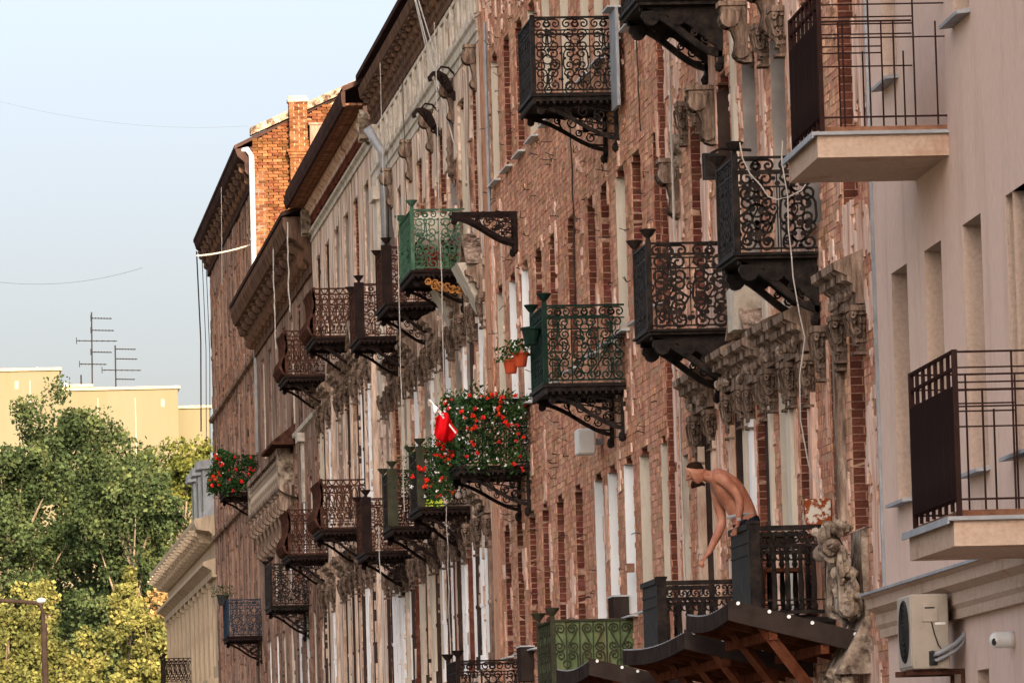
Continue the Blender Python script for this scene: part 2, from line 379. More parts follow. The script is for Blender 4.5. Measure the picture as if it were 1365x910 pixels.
def plaster(root, L, z0, z1, ops, bias, m, seed, cell=.09, th=.028, name='plaster', fy=2.2, fz=.7, x0=0.0):
    """peeling render: a proud sheet kept where noise + bias(y,z) > .5"""
    ny = int(L/cell); nz = int((z1-z0)/cell)
    Y, Z = np.meshgrid((np.arange(ny)+.5)*cell, z0+(np.arange(nz)+.5)*cell, indexing='ij')
    k = fbm(Y*fy, Z*fz, seed, 5)*.75+fbm(Y*fy*2, Z*fz*5, seed+91, 3)*.25+bias(Y, Z) > .5
    for (a, b, za, zb, rise) in ops: k &= ~((Y > a-.02) & (Y < b+.02) & (Z > za-.02) & (Z < zb+.0))
    # vertices
    gy = np.arange(ny+1)*cell; gz = z0+np.arange(nz+1)*cell
    VY, VZ = np.meshgrid(gy, gz, indexing='ij')
    VY = np.clip(VY+nrng.uniform(-.33, .33, VY.shape)*cell, 0.001, L-.001); VZ = VZ+nrng.uniform(-.33, .33, VZ.shape)*cell
    VX = x0-.008-th*(.6+.8*fbm(VY*.8, VZ*.8, seed+5, 3))
    nv = VY.size
    V = np.concatenate([np.stack([VX, VY, VZ], -1).reshape(-1, 3), np.stack([np.full_like(VX, x0+.004), VY, VZ], -1).reshape(-1, 3)])
    idx = np.arange(nv).reshape(ny+1, nz+1)
    I, J = np.nonzero(k)
    A, B, C, D = idx[I, J], idx[I+1, J], idx[I+1, J+1], idx[I, J+1]
    Q = [np.stack([A, D, C, B], 1)]
    kp = np.pad(k, 1)
    for di, dj, p, q in ((-1, 0, (0, 0), (0, 1)), (1, 0, (1, 1), (1, 0)), (0, -1, (1, 0), (0, 0)), (0, 1, (0, 1), (1, 1))):
        sel = ~kp[I+1+di, J+1+dj]; i, j = I[sel], J[sel]
        a = idx[i+p[0], j+p[1]]; b = idx[i+q[0], j+q[1]]
        Q.append(np.stack([a, a+nv, b+nv, b], 1))
    Q = np.concatenate(Q)
    if not len(Q): return
    u, inv = np.unique(Q, return_inverse=True)
    return tag(link(name, np_mesh(name, V[u], inv.reshape(-1, 4), m), root), kind='stuff')
# ------------------------------------------------------------------ wrought iron
def sscroll(p, q, r, s=1, kind='S', turns=1.3, n=13, r2=None):
    a = math.atan2(q[1]-p[1], q[0]-p[0]); r2 = r2 or r; out = []
    for i in range(n+1):
        u = 1-i/n; t = a+s*math.pi/2+s*2*math.pi*turns*u; k = r*(1-.80*u); out.append((p[0]+k*math.cos(t), p[1]+k*math.sin(t)))
    for i in range(n+1):
        u = i/n; k = r2*(1-.80*u)
        t = a-s*math.pi/2+s*2*math.pi*turns*u if kind == 'S' else a+s*math.pi/2-s*2*math.pi*turns*u
        out.append((q[0]+k*math.cos(t), q[1]+k*math.sin(t)))
    return out
def arc(c, r, a0, a1, n=10, rz=None):
    rz = rz or r
    return [(c[0]+r*math.cos(a0+(a1-a0)*i/n), c[1]+rz*math.sin(a0+(a1-a0)*i/n)) for i in range(n+1)]
PANELS = {}
def panel(style, w, h, m):
    """railing panel: x -w..0, z 0..h, lying in the xz plane"""
    key = (style, round(w, 2), round(h, 2), m)
    if key in PANELS: return PANELS[key]
    g = MB(); rr = random.Random(hash((style, round(w, 2)))&255)
    def bar(x0, x1, z0, z1, d=.022): g.box(x0, x1, -d/2, d/2, z0, z1)
    if style in 'ABG':
        wd = .019 if style == 'A' else (.026 if style == 'B' else .020); dp = .014
        fz = h-.17
        bar(-w, 0, h-.024, h, .04); bar(-w, 0, fz-.012, fz+.004); bar(-w, 0, .03, .05)
        n = max(2, round(w/.38)); cw = w/n
        for i in range(n):
            x0 = -w+i*cw; xc = x0+cw/2
            bar(x0-.006, x0+.006, .03, fz, .012)
            # frieze
            for s in (-1, 1): g.ribbon(sscroll((xc+s*cw*.04, fz+.075), (xc+s*cw*.30, fz+.075), .058, s, 'C', 1.2), wd, dp)
            # body: three tiers of mirrored scrolls
            rows = 3; rh = (fz-.05)/rows
            for k in range(rows):
                zb = .05+k*rh
                for s in (-1, 1):
                    p = (xc+s*cw*.24, zb+rh*.20); q = (xc+s*cw*.22, zb+rh*.78)
                    kind = 'S' if (k+i) % 2 else 'C'
                    g.ribbon(sscroll(p, q, cw*.20, s*(1 if k != 1 else -1), kind, 1.35), wd, dp)
                    if style == 'B':
                        g.disc((xc+s*cw*.10, 0, zb+rh*.55), .026, dp*1.6)
                g.ribbon(arc((xc, zb+rh*.5), cw*.16, 0, 2*math.pi, 14), wd*.8, dp)
                g.disc((xc+rr.uniform(-.03, .03), 0, zb+rh*.98), .026 if style != 'B' else .036, .02, 7)
                for q in range(4 if style != 'B' else 6):
                    g.disc((x0+rr.uniform(0, cw), 0, zb+rr.uniform(0, rh)), rr.uniform(.012, .024 if style != 'B' else .036), .02, 6)
    elif style == 'P':          # far side: plain uprights with a few scrolls
        bar(-w, 0, h-.024, h, .04); bar(-w, 0, h-.182, h-.166); bar(-w, 0, .03, .05)
        for i in range(4):
            x0 = -w+i*w/4; bar(x0-.006, x0+.006, .03, h-.17, .012)
            g.ribbon(sscroll((x0+w*.08, h*.25), (x0+w*.17, h*.6), w*.055, 1, 'S', 1.2), .018, .014)
    elif style == 'C':          # dense cast lattice of ovals and rings
        wd = .024; dp = .02
        bar(-w, 0, h-.03, h, .05); bar(-w, 0, h-.15, h-.12); bar(-w, 0, 0, .035); bar(-w, 0, h*.50, h*.52); bar(-w, 0, h*.27, h*.285)
        n = max(3, round(w/.15)); cw = w/n
        for i in range(n):
            xc = -w+(i+.5)*cw; x0 = -w+i*cw
            g.ribbon(arc((xc, h-.03), cw*.42, math.pi, 2*math.pi, 8, .085), wd, dp)
            g.ribbon(arc((xc, h*.68), cw*.36, 0, 2*math.pi, 12, h*.15), wd, dp)
            g.ribbon([(x0, h*.52), (x0+cw*.1, h*.68), (x0, h-.15)], wd, dp)
            g.ribbon(arc((xc, h*.39), cw*.36, 0, 2*math.pi, 10), wd, dp)
            g.ribbon([(x0, h*.28), (xc, h*.5)], wd*.7, dp); g.ribbon([(x0+cw, h*.28), (xc, h*.5)], wd*.7, dp)
            for s in (-1, 1): g.ribbon(sscroll((xc+s*cw*.2, .10), (xc+s*cw*.2, h*.21), cw*.2, s, 'C', .9, 7), wd*.8, dp)
    elif style == 'D':          # balusters under a pierced frieze
        bar(-w, 0, h-.05, h, .07); bar(-w, 0, h-.22, h-.185, .05); bar(-w, 0, .04, .075, .05); bar(-w, 0, .17, .185, .03)
        n = max(4, round(w/.135)); cw = w/n
        for i in range(n):
            xc = -w+(i+.5)*cw
            for s in (-1, 1): g.ribbon(sscroll((xc+s*.035, h-.15), (xc+s*.035, h-.085), .030, s, 'C', .9, 7), .017, .03)
            g.disc((xc, 0, h-.12), .02, .035, 6)
            g.lathe([(.022, .07), (.034, .09), (.034, .12), (.022, .15), (.026, .20), (.030, .32), (.022, .52), (.020, h-.36), (.034, h-.33), (.022, h-.30), (.03, h-.23), (.03, h-.21)], (xc, 0, 0), 7)
            for s in (-1, 1): g.ribbon(arc((xc+s*cw*.25, h-.23), cw*.25, math.pi, 2*math.pi, 6, .055), .016, .025)
    elif style == 'F':          # sheet with scrollwork on it
        bar(-w, 0, h-.03, h, .04); bar(-w, 0, 0, .03, .03)
        n = 3; cw = w/n
        for i in range(n):
            xc = -w+(i+.5)*cw; bar(xc-.007, xc+.007, .03, h-.03, .014); bar(xc-cw/2-.010, xc-cw/2+.010, .03, h-.03, .02)
            for s in (-1, 1):
                g.ribbon(sscroll((xc+s*cw*.22, h-.12), (xc+s*cw*.26, h*.66), cw*.20, s, 'S', 1.5), .016, .022)
                g.ribbon(sscroll((xc+s*cw*.22, h*.30), (xc+s*cw*.22, h*.54), cw*.19, -s, 'C', 1.4), .016, .022)
                g.ribbon(sscroll((xc+s*cw*.20, .10), (xc+s*cw*.26, .24), cw*.18, s, 'S', 1.3), .015, .022)
            g.ribbon(arc((xc, h*.44), cw*.14, 0, 2*math.pi, 12), .014, .022)
    elif style == 'E':          # plain modern bars
        bar(-w, 0, h-.014, h, .03); bar(-w, 0, h-.13, h-.118, .012); bar(-w, -.25*w, h-.24, h-.228, .012); bar(-w, -.25*w, h-.30, h-.288, .012); bar(-w, 0, h-.42, h-.408, .012); bar(-w, 0, .07, .085, .02)
        for k, q in enumerate((.17, .38, .58, .74, .92)): bar(-w+w*q, -w+w*q+.014, .0, h if k % 2 else h-.28, .014)
    me = g.mesh('railing', m); PANELS[key] = me; return me
BRK = {}
def bracket_mesh(d, h, m, heavy=False):
    k = (round(d, 2), round(h, 2), m, heavy)
    if k in BRK: return BRK[k]
    g = MB(); t = .05 if not heavy else .09
    g.box(-d, 0, -t/2, t/2, -.05, 0); g.box(-.06, .0, -t/2, t/2, -h-.06, -.05)
    g.ribbon([(-d*.97+d*.95*u, -.05-h*.22*u-(h*.62)*math.sin(u*math.pi*.5)**2.2) for u in np.linspace(0, 1, 14)], .065 if heavy else .05, t)
    g.ribbon(arc((-.05, -.05), d*.55, math.pi, 1.5*math.pi, 12, h*.72), .022, t*.6)
    if heavy:
        g.add([(-d*.85, -t*.4, -.05), (-.06, -t*.4, -.05), (-.06, -t*.4, -h*.8), (-d*.45, -t*.4, -h*.30), (-d*.85, t*.4, -.05), (-.06, t*.4, -.05), (-.06, t*.4, -h*.8), (-d*.45, t*.4, -h*.30)],
              [(0, 1, 2, 3), (7, 6, 5, 4), (0, 4, 5, 1), (1, 5, 6, 2), (2, 6, 7, 3), (3, 7, 4, 0)])
        g.disc((-d*.86, 0, -.13), .085, t*1.3, 12); g.disc((-d*.55, 0, -.12), .10, t*1.2, 12)
    for (x, z, r) in ((-d*.22, -h*.32, d*.10), (-d*.20, -h*.62, d*.08), (-d*.42, -h*.24, d*.09), (-d*.60, -h*.17, d*.06), (-d*.34, -h*.50, d*.06)):
        g.ribbon(sscroll((x, z), (x+r*1.2, z+r*.9), r*.8, 1, 'S', 1.2, 9), .018, t*.6)
    g.disc((-d*.93, 0, -.10), .05, t*1.2, 9); g.blob((-.05, 0, -h-.08), (.05, .05, .07))
    BRK[k] = g.mesh('bracket', m); return BRK[k]
def balcony(root, y, z, d, L, style, m, h=.95, post=None, cup=True, slab_m=None, front_plate=False, brk_h=.5, label=None, fringe=True, heavy=False, postw=.06, brackets=True, th=.10, far_post=True):
    g = MB(); e = .05
    g.box(-d-e, .03, -e, L+e, -th*.45, 0); g.box(-d-e*.3, .03, -e*.3, L+e*.3, -th, -th*.45)
    if fringe:
        for q in np.arange(-d, -.05, .085): g.blob((q, -.01, -th-.015), (.03, .03, .035), 5, 3, 0); g.blob((q, L+.01, -th-.015), (.03, .03, .035), 5, 3, 0)
        for q in np.arange(.08, L, .085): g.blob((-d+.0, q, -th-.015), (.03, .03, .035), 5, 3, 0)
    b = g.build('balcony', slab_m or m, root, (0, y, z))
    if label: b['label'] = label
    link('railing', panel(style, d, h, m), b, (0, 0, 0)); link('railing', panel('P' if style in 'ABG' else style, d, h, m), b, (0, L, 0))
    link('railing', panel(style, L, h, m), b, (-d, L, 0), R(90))
    if front_plate:             # bellied cast front, seen from its end
        p = [(-d-.00, 0), (-d-.10, .06), (-d-.16, .20), (-d-.13, .36), (-d-.03, .52), (-d-.0, .66), (-d-.03, h-.14), (-d-.07, h-.03), (-d-.02, h)]
        q = MB(); q.prism(p+[(x+.05, zz) for x, zz in reversed(p)], -.03, .02); q.prism(p+[(x+.05, zz) for x, zz in reversed(p)], L-.02, L+.03)
        q.prism(p+[(x+.02, zz) for x, zz in reversed(p)], .02, L-.02); q.build('front_plate', m, b)
    pw = postw
    for yy in ((0, L) if far_post else (0,)):
        pw = postw if yy == 0 else .05
        q = MB(); q.box(-d-pw/2, -d+pw/2, yy-min(pw, .08)/2, yy+min(pw, .08)/2, .0, h+.02)
        q.build('post', post or m, b)
        q = MB()
        if cup: q.lathe([(.03, h+.02), (.025, h+.05), (.045, h+.07), (.09, h+.13), (.10, h+.145), (.085, h+.15)], (-d, yy, 0), 10); q.build('finial', post or m, b)
    if brackets:
        me = bracket_mesh(d*.98, brk_h, slab_m or m, heavy)
        for yy in (L*.10, L*.90): link('bracket', me, b, (0, yy, -th))
    return b

# ------------------------------------------------------------------ windows and stucco dressings
CACHE = {}
def cached(key, fn):
    if key not in CACHE: CACHE[key] = fn()
    return CACHE[key]
def window(root, y, z0, z1, w, jamb='brick', sill=None, depth=.30, frame='frame_brown', rise=0):
    hgt = z1-z0
    def fr():
        g = MB(); g.box(0, .05, 0, .07, 0, hgt); g.box(0, .05, w-.07, w, 0, hgt); g.box(0, .05, .07, w-.07, 0, .07); g.box(0, .05, .07, w-.07, hgt-.07, hgt)
        g.box(.002, .048, w/2-.03, w/2+.03, .07, hgt-.07); g.box(.004, .046, .07, w-.07, hgt*.68, hgt*.68+.06)
        return g.mesh('window', frame)
    o = link('window', cached(('fr', round(w, 2), round(hgt, 2), frame), fr), root, (depth-.06, y, z0))
    def gl():
        g = MB(); g.box(.02, .03, .05, w-.05, .05, hgt-.05); return g.mesh('pane', 'glass_dark')
    link('pane', cached(('gl', round(w, 2), round(hgt, 2)), gl), o)
    if jamb != 'brick':
        def jm():
            g = MB(); g.box(-depth+.052, 0, w-.022, w+.004, .0, hgt-rise*.5); return g.mesh('jamb', jamb)
        link('jamb', cached(('jm', round(w, 2), round(hgt, 2), jamb, depth, rise), jm), o, (.004, 0, 0))
    if sill:
        def sl():
            g = MB(); g.add([(-depth-.10, -.06, -.05), (0, -.06, 0), (0, w+.06, 0), (-depth-.10, w+.06, -.05), (-depth-.10, -.06, -.07), (0, -.06, -.07), (0, w+.06, -.07), (-depth-.10, w+.06, -.07)],
                             [(0, 1, 2, 3), (7, 6, 5, 4), (0, 4, 5, 1), (1, 5, 6, 2), (2, 6, 7, 3), (3, 7, 4, 0)]); return g.mesh('sill', sill)
        link('sill', cached(('sl', round(w, 2), sill, depth), sl), o, (.05, 0, .0))
    return o
ENT = [(.02, 0), (-.10, 0), (-.10, .10), (-.13, .12), (-.13, .19), (-.18, .22), (-.18, .27), (-.30, .33), (-.31, .40), (-.27, .42), (-.03, .52), (.02, .52)]
def surround(win, w, hgt, depth, m='stone_decor', gable=False, ent=True, pil=True, capz=None, seed=0):
    """pilasters, capitals, consoles and entablature round an opening; children of the window"""
    dx = -(depth-.06)
    k = ('sr', round(w, 2), round(hgt, 2), m, gable, seed)
    prs = random.Random(len(bpy.data.objects)*13+seed)
    def cap():
        g = MB()
        g.box(-.13, .02, -.12, .12, -.04, 0); g.box(-.17, .02, -.15, .15, 0, .06); g.box(-.11, .02, -.10, .10, -.34, -.30); g.box(-.12, .02, -.115, .115, -.47, -.44)
        g.box(-.075, .02, -.08, .08, -.46, -.02)
        for zz, rr_ in ((-.27, .030), (-.19, .034), (-.11, .040)):
            for yq in (-.085, -.03, .03, .085):
                for xq in (-.085-rr_*.5,):
                    g.blob((xq+rnd.uniform(-.01, .01), yq+rnd.uniform(-.012, .012), zz+rnd.uniform(-.02, .02)), (rr_*.8, rr_*.75, rr_*1.25), 5, 4, .2)
            for xq in (-.06, -.02): g.blob((xq, -.09, zz+rnd.uniform(-.02, .02)), (rr_*.8, rr_*.7, rr_*1.2), 5, 4, .2)
        for yq in (-.125, .125): g.ribbon(sscroll((-.10, -.22), (-.135, -.05), .04, 1, 'C', 1.3), .022, .05, (0, yq, 0))
        for k2 in range(3): g.ribbon(sscroll((-.05, -.40+.05*k2), (-.09, -.36+.05*k2), .025, 1, 'S', 1.0, 7), .014, .17)
        return g.mesh('capital', m)
    def pl():
        g = MB(); g.box(-.06, .02, -.085, .085, .22, hgt-.30); g.box(-.09, .02, -.115, .115, 0, .22); g.box(-.075, .02, -.10, .10, hgt*.42, hgt*.42+.06); return g.mesh('pilaster', pm)
    def en():
        g = MB(); a, b = -.27, w+.27
        g.prism(ENT, a, b)
        for q in np.arange(a+.04, b-.05, .12): g.box(-.235, -.17, q, q+.06, .225, .31)
        if gable:
            c = (a+b)/2
            g.prismx([(a, .5), (c, 1.05), (b, .5), (b-.12, .5), (c, .90), (a+.12, .5)], -.28, .02); g.prismx([(a+.1, .5), (c, .92), (b-.1, .5)], -.12, .02)
        for q in range(6): g.blob((-.16, rnd.uniform(a+.1, b-.1), .05+rnd.random()*.1), (.05, .06, .05), 6, 4, .3)
        return g.mesh('pediment', m)
    for yy in (-.14, w+.14):
        if pil:
            pm = prs.choice(['jamb_white', 'jamb_white', 'plaster_pale', 'jamb_dark', 'stone_decor', 'jamb_dark', 'jamb_cream', 'brick_red'])
            link('pilaster', cached(k+('p', pm), pl), win, (dx, yy, 0))
        o_c = link('capital', cached(k[1:2]+(m, 'c', prs.randrange(5)), cap), win, (dx, yy+prs.uniform(-.02, .02), hgt+prs.uniform(-.03, .02))); o_c.scale = (prs.uniform(.75, 1.05), prs.uniform(.85, 1.1), prs.uniform(.85, 1.12))
    if ent: link('pediment', cached(k+('e', ent), en), win, (dx, 0, hgt+.07))
def molding(root, name, m, y0, y1, z, prof, x=0):
    g = MB(); g.prism([(px+x, pz+z) for px, pz in prof], y0, y1); return g.build(name, m, root)
def console_mesh(m, w=.16, h=.5, p=.28):
    def f():
        g = MB()
        pr = [(.02, 0), (-p, 0), (-p, -h*.12), (-p*.92, -h*.28), (-p*.62, -h*.42), (-p*.5, -h*.6), (-p*.55, -h*.8), (-p*.42, -h*.96), (-p*.2, -h), (.02, -h)]
        g.prism(pr, -w/2, w/2)
        for s in (-1, 1): g.add(*_cyl((-p*.72, s*w*.08, -h*.22), h*.17, w*1.12)); g.add(*_cyl((-p*.34, s*w*.08, -h*.82), h*.12, w*1.12))
        g.box(-p-.03, .02, -w/2-.03, w/2+.03, 0, .05)
        return g.mesh('console', m)
    return cached(('con', m, w, h, p), f)
def _cyl(c, r, d, n=10):
    vs = [(c[0]+r*math.cos(2*math.pi*j/n), c[1]+q, c[2]+r*math.sin(2*math.pi*j/n)) for q in (-d/2, d/2) for j in range(n)]
    return vs, [tuple(range(n)), tuple(range(2*n-1, n-1, -1))]+[(j, n+j, n+(j+1) % n, (j+1) % n) for j in range(n)]
def relief(root, name, m, y, z, w, h, seed, p=.14, face=False):
    """lump of carved stucco: leaves and scrolls"""
    st = rnd.getstate(); rnd.seed(seed); g = MB()
    for q in range(34):
        a = rnd.uniform(0, 2*math.pi); k = math.sqrt(rnd.random())
        g.blob((-p*.5*(1-k*.6)*rnd.uniform(.6, 1.6), math.cos(a)*k*w/2, math.sin(a)*k*h/2), (rnd.uniform(.03, .08)*w/.5, rnd.uniform(.03, .09)*w/.5, rnd.uniform(.04, .12)*h/.7), 6, 4, .3)
    for s in (-1, 1):
        pts = sscroll((s*w*.30, h*.28), (s*w*.22, -h*.28), w*.17, s, 'S', 1.3, 10)
        g2 = MB(); g2.ribbon(pts, .05*w/.5, p*1.1)
        g.add([(v[1]-p*.3, v[0], v[2]) for v in g2.v], g2.f)
    g.box(-.03, .02, -w*.42, w*.42, -h*.45, h*.45)
    rnd.setstate(st)
    return g.build(name, m, root, (0, y, z))

def zv(Yn):
    return lambda y: EYE+.0222*(Yn+y)
def windows_from(root, Yn, cols, z0, z1, w, depth=.3, rise=0, sill=None, frame='frame_brown'):
    """cols: (Y of the far jamb, jamb kind); returns openings and windows"""
    ops = []; ws = []
    for c in cols:
        Y2, jk = c[0], c[1]; ww = c[2] if len(c) > 2 else w
        y = Y2-Yn-ww; ops.append((y, y+ww, z0, z1, rise)); ws.append(window(root, y, z0, z1, ww, jk, sill, depth, frame, rise))
    return ops, ws
def roof_slab(root, L, z, over, rise, deep, m='tin_roof', th=.10):
    g = MB(); g.add([(-over, 0, z), (-over, L, z), (deep, L, z+rise), (deep, 0, z+rise), (-over, 0, z-th), (-over, L, z-th), (deep, L, z+rise-th), (deep, 0, z+rise-th)],
                    [(0, 3, 2, 1), (4, 5, 6, 7), (0, 1, 5, 4), (1, 2, 6, 5), (2, 3, 7, 6), (3, 0, 4, 7)])
    return g.build('roof', m, root)
def body(root, L, H, m, deep=11.0, x0=.33):
    g = MB(); g.box(x0, deep, .02, L-.02, 0, H); return g.build('rear_wall', m, root)

# ================================================================== HOUSES
# ---- pink rendered house, nearest, right edge of the picture
YP = 55.55
pk = thing('pink_house', 'modern pink rendered house at the right edge with plain recessed windows and barred balconies', 'house', (W, YP, 0), -.02)
def pkp(px, py, x=0.0):
    """pixel -> local (y,z) on the pink facade (local plane x)"""
    d = ray(px, py); c, s = math.cos(-.02), math.sin(-.02)
    # local = R^T (p - o)
    o = np.array([W, YP]); ox, oy = -(c*o[0]+s*o[1]), -(-s*o[0]+c*o[1])
    dx, dy = c*d[0]+s*d[1], -s*d[0]+c*d[1]
    t = (x-ox)/dx; return oy+dy*t, d[2]*t+EYE
pops = []
def popen(xl, yt, yb, w=1.0):
    y2, zt = pkp(xl, yt); _, zb = pkp(xl, yb); pops.append((y2-w, y2, zb, zt)); return y2
for xl, yt, yb in ((1188, 365, 672), (1232, 337, 648), (1283, 306, 628), (1340, 266, 602)): popen(xl, yt, yb)
zt0, zb0 = pops[0][3], pops[0][2]
pops = [(a, b, zb0, zt0) for a, b, _, _ in pops]
for k in range(4, 9): pops.append((pops[0][0]-1.75*k, pops[0][1]-1.75*k, zb0, zt0))
zq = pkp(1180, 112)[1]
ya, yb_ = pkp(1179, 112)[0]+.05, pkp(1272, 29)[0]+.05
ups = [ya, yb_]+[yb_-(ya-yb_)*k for k in range(1, 8)]
for y2 in ups: pops.append((y2-.9, y2, zq, zq+2.15))
for y2 in ups: pops.append((y2-.9, y2, zq+3.5, zq+5.6))
gx, gz = pkp(1303, 893); pops.append((gx-.62, gx, gz-.32, gz))
PL = 30.0
ys = sorted({-PL, 0.0}|{v for o in pops for v in o[:2]}); zs = sorted({0.0, 17.0}|{v for o in pops for v in o[2:]})
g = MB()
for i in range(len(ys)-1):
    for k in range(len(zs)-1):
        ym, zm = (ys[i]+ys[i+1])/2, (zs[k]+zs[k+1])/2
        if any(a < ym < b and c < zm < d for a, b, c, d in pops): continue
        g.add([(0, ys[i], zs[k]), (0, ys[i+1], zs[k]), (0, ys[i+1], zs[k+1]), (0, ys[i], zs[k+1])], [(0, 3, 2, 1)])
g.build('wall', 'pink_render', pk)
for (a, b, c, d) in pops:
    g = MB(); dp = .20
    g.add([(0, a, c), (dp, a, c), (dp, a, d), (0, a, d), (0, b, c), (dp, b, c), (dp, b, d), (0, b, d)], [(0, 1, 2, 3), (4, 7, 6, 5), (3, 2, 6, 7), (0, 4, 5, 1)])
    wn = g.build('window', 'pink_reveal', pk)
    f = MB(); f.box(dp-.01, dp+.05, a, a+.07, c, d); f.box(dp-.01, dp+.05, b-.07, b, c, d); f.box(dp-.012, dp+.048, a+.07, b-.07, c, c+.07); f.box(dp-.012, dp+.048, a+.07, b-.07, d-.07, d)
    f.build('frame', 'frame_white', wn)
    f = MB(); f.box(dp+.02, dp+.03, a+.05, b-.05, c+.05, d-.05); f.build('pane', 'glass_dark', wn)
    if d-c > 1:
        f = MB(); f.add([(-.12, a-.05, c-.03), (dp-.02, a-.05, c+.012), (dp-.02, b+.05, c+.012), (-.12, b+.05, c-.03), (-.12, a-.05, c-.06), (-.0, a-.05, c-.05), (-.0, b+.05, c-.05), (-.12, b+.05, c-.06)], [(0, 1, 2, 3), (0, 4, 5, 1), (3, 2, 6, 7), (0, 3, 7, 4), (4, 7, 6, 5)])
        f.build('sill', 'zinc', wn)
g = MB(); g.box(.3, 11, -PL, -.02, 0, 16.8); g.build('rear_wall', 'pink_render', pk)
yc_, zc_ = pkp(1172, 793)
molding(pk, 'string_course', 'pink_trim', -PL, .03, zc_-.42, [(.005, 0), (-.07, .0), (-.07, .08), (-.10, .12), (-.10, .22), (-.19, .27), (-.19, .36), (-.24, .385), (-.24, .41), (.005, .46)])
molding(pk, 'flashing', 'zinc', -PL, .05, zc_-.42, [(.003, .468), (-.26, .415), (-.26, .39), (-.25, .39), (-.25, .405), (.003, .46)])
g = MB(); g.box(-.03, .02, .0, .055, zc_, 17); g.build('edge_strip', 'zinc', pk)
yl, zl = pkp(1327, 905); g = MB(); g.box(-.05, .0, -PL, yl-.5, zl-.25, zl-.12); g.build('ledge', 'pink_trim', pk)
def pink_balcony(px, py, L, d, lab, rail=1.18, at=0.0):
    y, z = pkp(px, py, at)                     # near wall corner of the slab's top edge
    g = MB(); p = [(-d, 0), (0, 0), (0, L), (-d, L)]
    g.box(-d, .0, 0, L, -.22, -.03)
    b = g.build('balcony', 'pink_trim', pk, (0, y, z)); b['label'] = lab
    g = MB(); g.box(-d-.05, .0, -.05, L+.05, -.03, .0); g.box(-d-.055, -d-.04, -.055, L+.055, -.055, -.03); g.build('flashing', 'zinc', b)
    g = MB(); g.box(-d+.06, 0, .06, L-.06, .0, .05); g.build('deck', 'wood_soffit', b)
    link('railing', panel('E', d-.06, rail, 'rail_brown'), b, (0, .03, .05)); link('railing', panel('E', d-.06, rail, 'rail_brown'), b, (0, L-.03, .05))
    g = MB(); x = -d+.05
    for zz in (rail, rail-.13, rail-.27, .08): g.box(x-.012, x+.012, .03, L-.03, .05+zz-.012, .05+zz+.012)
    for q in np.linspace(.03, L-.03, 8): g.box(x-.014, x+.014, q-.014, q+.014, .05, .05+rail)
    g.build('railing', 'rail_brown', b)
    for q in np.arange(.06, L-.10, .085):   # privacy screen boards
        f = MB(); f.box(x-.022, x-.013, 0, .081, .13, .05+rail-.27); f.build('screen_board', 'screen_dark', b, (rnd.uniform(-.003, .003), q, 0))
    for ya_, yb2 in ((.01, .05), (L-.05, L-.01)): g = MB(); g.box(x-.02, x+.02, ya_, yb2, .0, .06+rail); g.build('post', 'rail_brown', b)
    return b
pb1 = pink_balcony(1264, 173, 2.0, 1.14, 'upper pink slab balcony with open bars and dark screened front')
pb2 = pink_balcony(1271, 688, 2.3, 1.14, 'lower pink slab balcony with open bars and dark screened front', at=-1.14)

# ---- ornate brick house beside it
Y1 = 55.72; L1 = 71.35-Y1
h1 = thing('ornate_brick_house', 'crumbling brick house with carved window surrounds next to the pink house', 'house', (W+.06, Y1, 0))
ops = []
o_, w_ = windows_from(h1, Y1, [(57.75, 'brick', .95), (59.0, 'brick', .9)], 4.55, 6.62, .95, .30, 0); ops += o_
def near(o): return o
wins_f1 = list(w_)
o_, w_ = windows_from(h1, Y1, [(61.2, 'brick', 1.0), (64.35, 'brick', 1.0), (68.9, 'jamb_dark', 1.1)], 3.8, 6.45, 1.0, .30, 0, None, 'frame_red'); ops += o_; wins_f1 += w_
o_, w_ = windows_from(h1, Y1, [(62.55, 'jamb_cream', .8), (66.0, 'jamb_dark', .9)], 4.5, 6.5, .9, .30, 0); ops += o_; wins_f1 += w_
o_, w_ = windows_from(h1, Y1, [(70.7, 'jamb_cream', .5)], 4.3, 6.2, .5, .18, 0); ops += o_
o_, w2_ = windows_from(h1, Y1, [(57.8, 'brick', 1.0), (60.2, 'jamb_grey', 1.0), (62.4, 'jamb_grey', 1.0), (64.6, 'jamb_grey', 1.0), (66.7, 'jamb_dark', 1.05), (69.2, 'brick', 1.0)], 7.75, 10.15, 1.0, .28, .12); ops += o_
o_, w3_ = windows_from(h1, Y1, [(58, 'brick'), (60.2, 'brick'), (62.4, 'brick'), (64.6, 'brick'), (66.8, 'brick'), (69.2, 'brick')], 11.4, 13.8, 1.0, .28, .12); ops += o_
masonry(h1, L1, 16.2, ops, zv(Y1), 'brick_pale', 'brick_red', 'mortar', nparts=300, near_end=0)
plaster(h1, L1, 3.0, 12.0, ops, lambda y, z: -.055+.03*((z > 7.2))+.05*np.sin(y*1.7), 'plaster_pink', 3, .06, .014, fy=1.8, fz=1.0)
body(h1, L1, 16.2, 'plaster_brown'); roof_slab(h1, L1, 16.6, .7, 3.2, 6)
molding(h1, 'cornice', 'stone_decor', 0, L1, 15.4, [(.0, 0), (-.1, 0), (-.1, .3), (-.35, .45), (-.6, .6), (-.6, .8), (0, 1.0)])
for i, wn in enumerate(wins_f1[:2]): surround(wn, (.95, .9)[i], 2.07, .30, 'stone_decor', False, i == 0, False, seed=i)
for i, wn in enumerate(wins_f1[2:5]): surround(wn, 1.0, 2.65, .30, 'stone_decor', i == 1, True, i != 0, seed=4+i)
for i, wn in enumerate(wins_f1[5:7]): surround(wn, .8+.1*i, 2.0, .30, 'stone_decor', False, True, i == 1, seed=8+i)
for i, wn in enumerate(w2_):
    if i in (2, 5): surround(wn, 1.0, 2.40, .28, 'stone_decor', False, i == 4, False, seed=12)
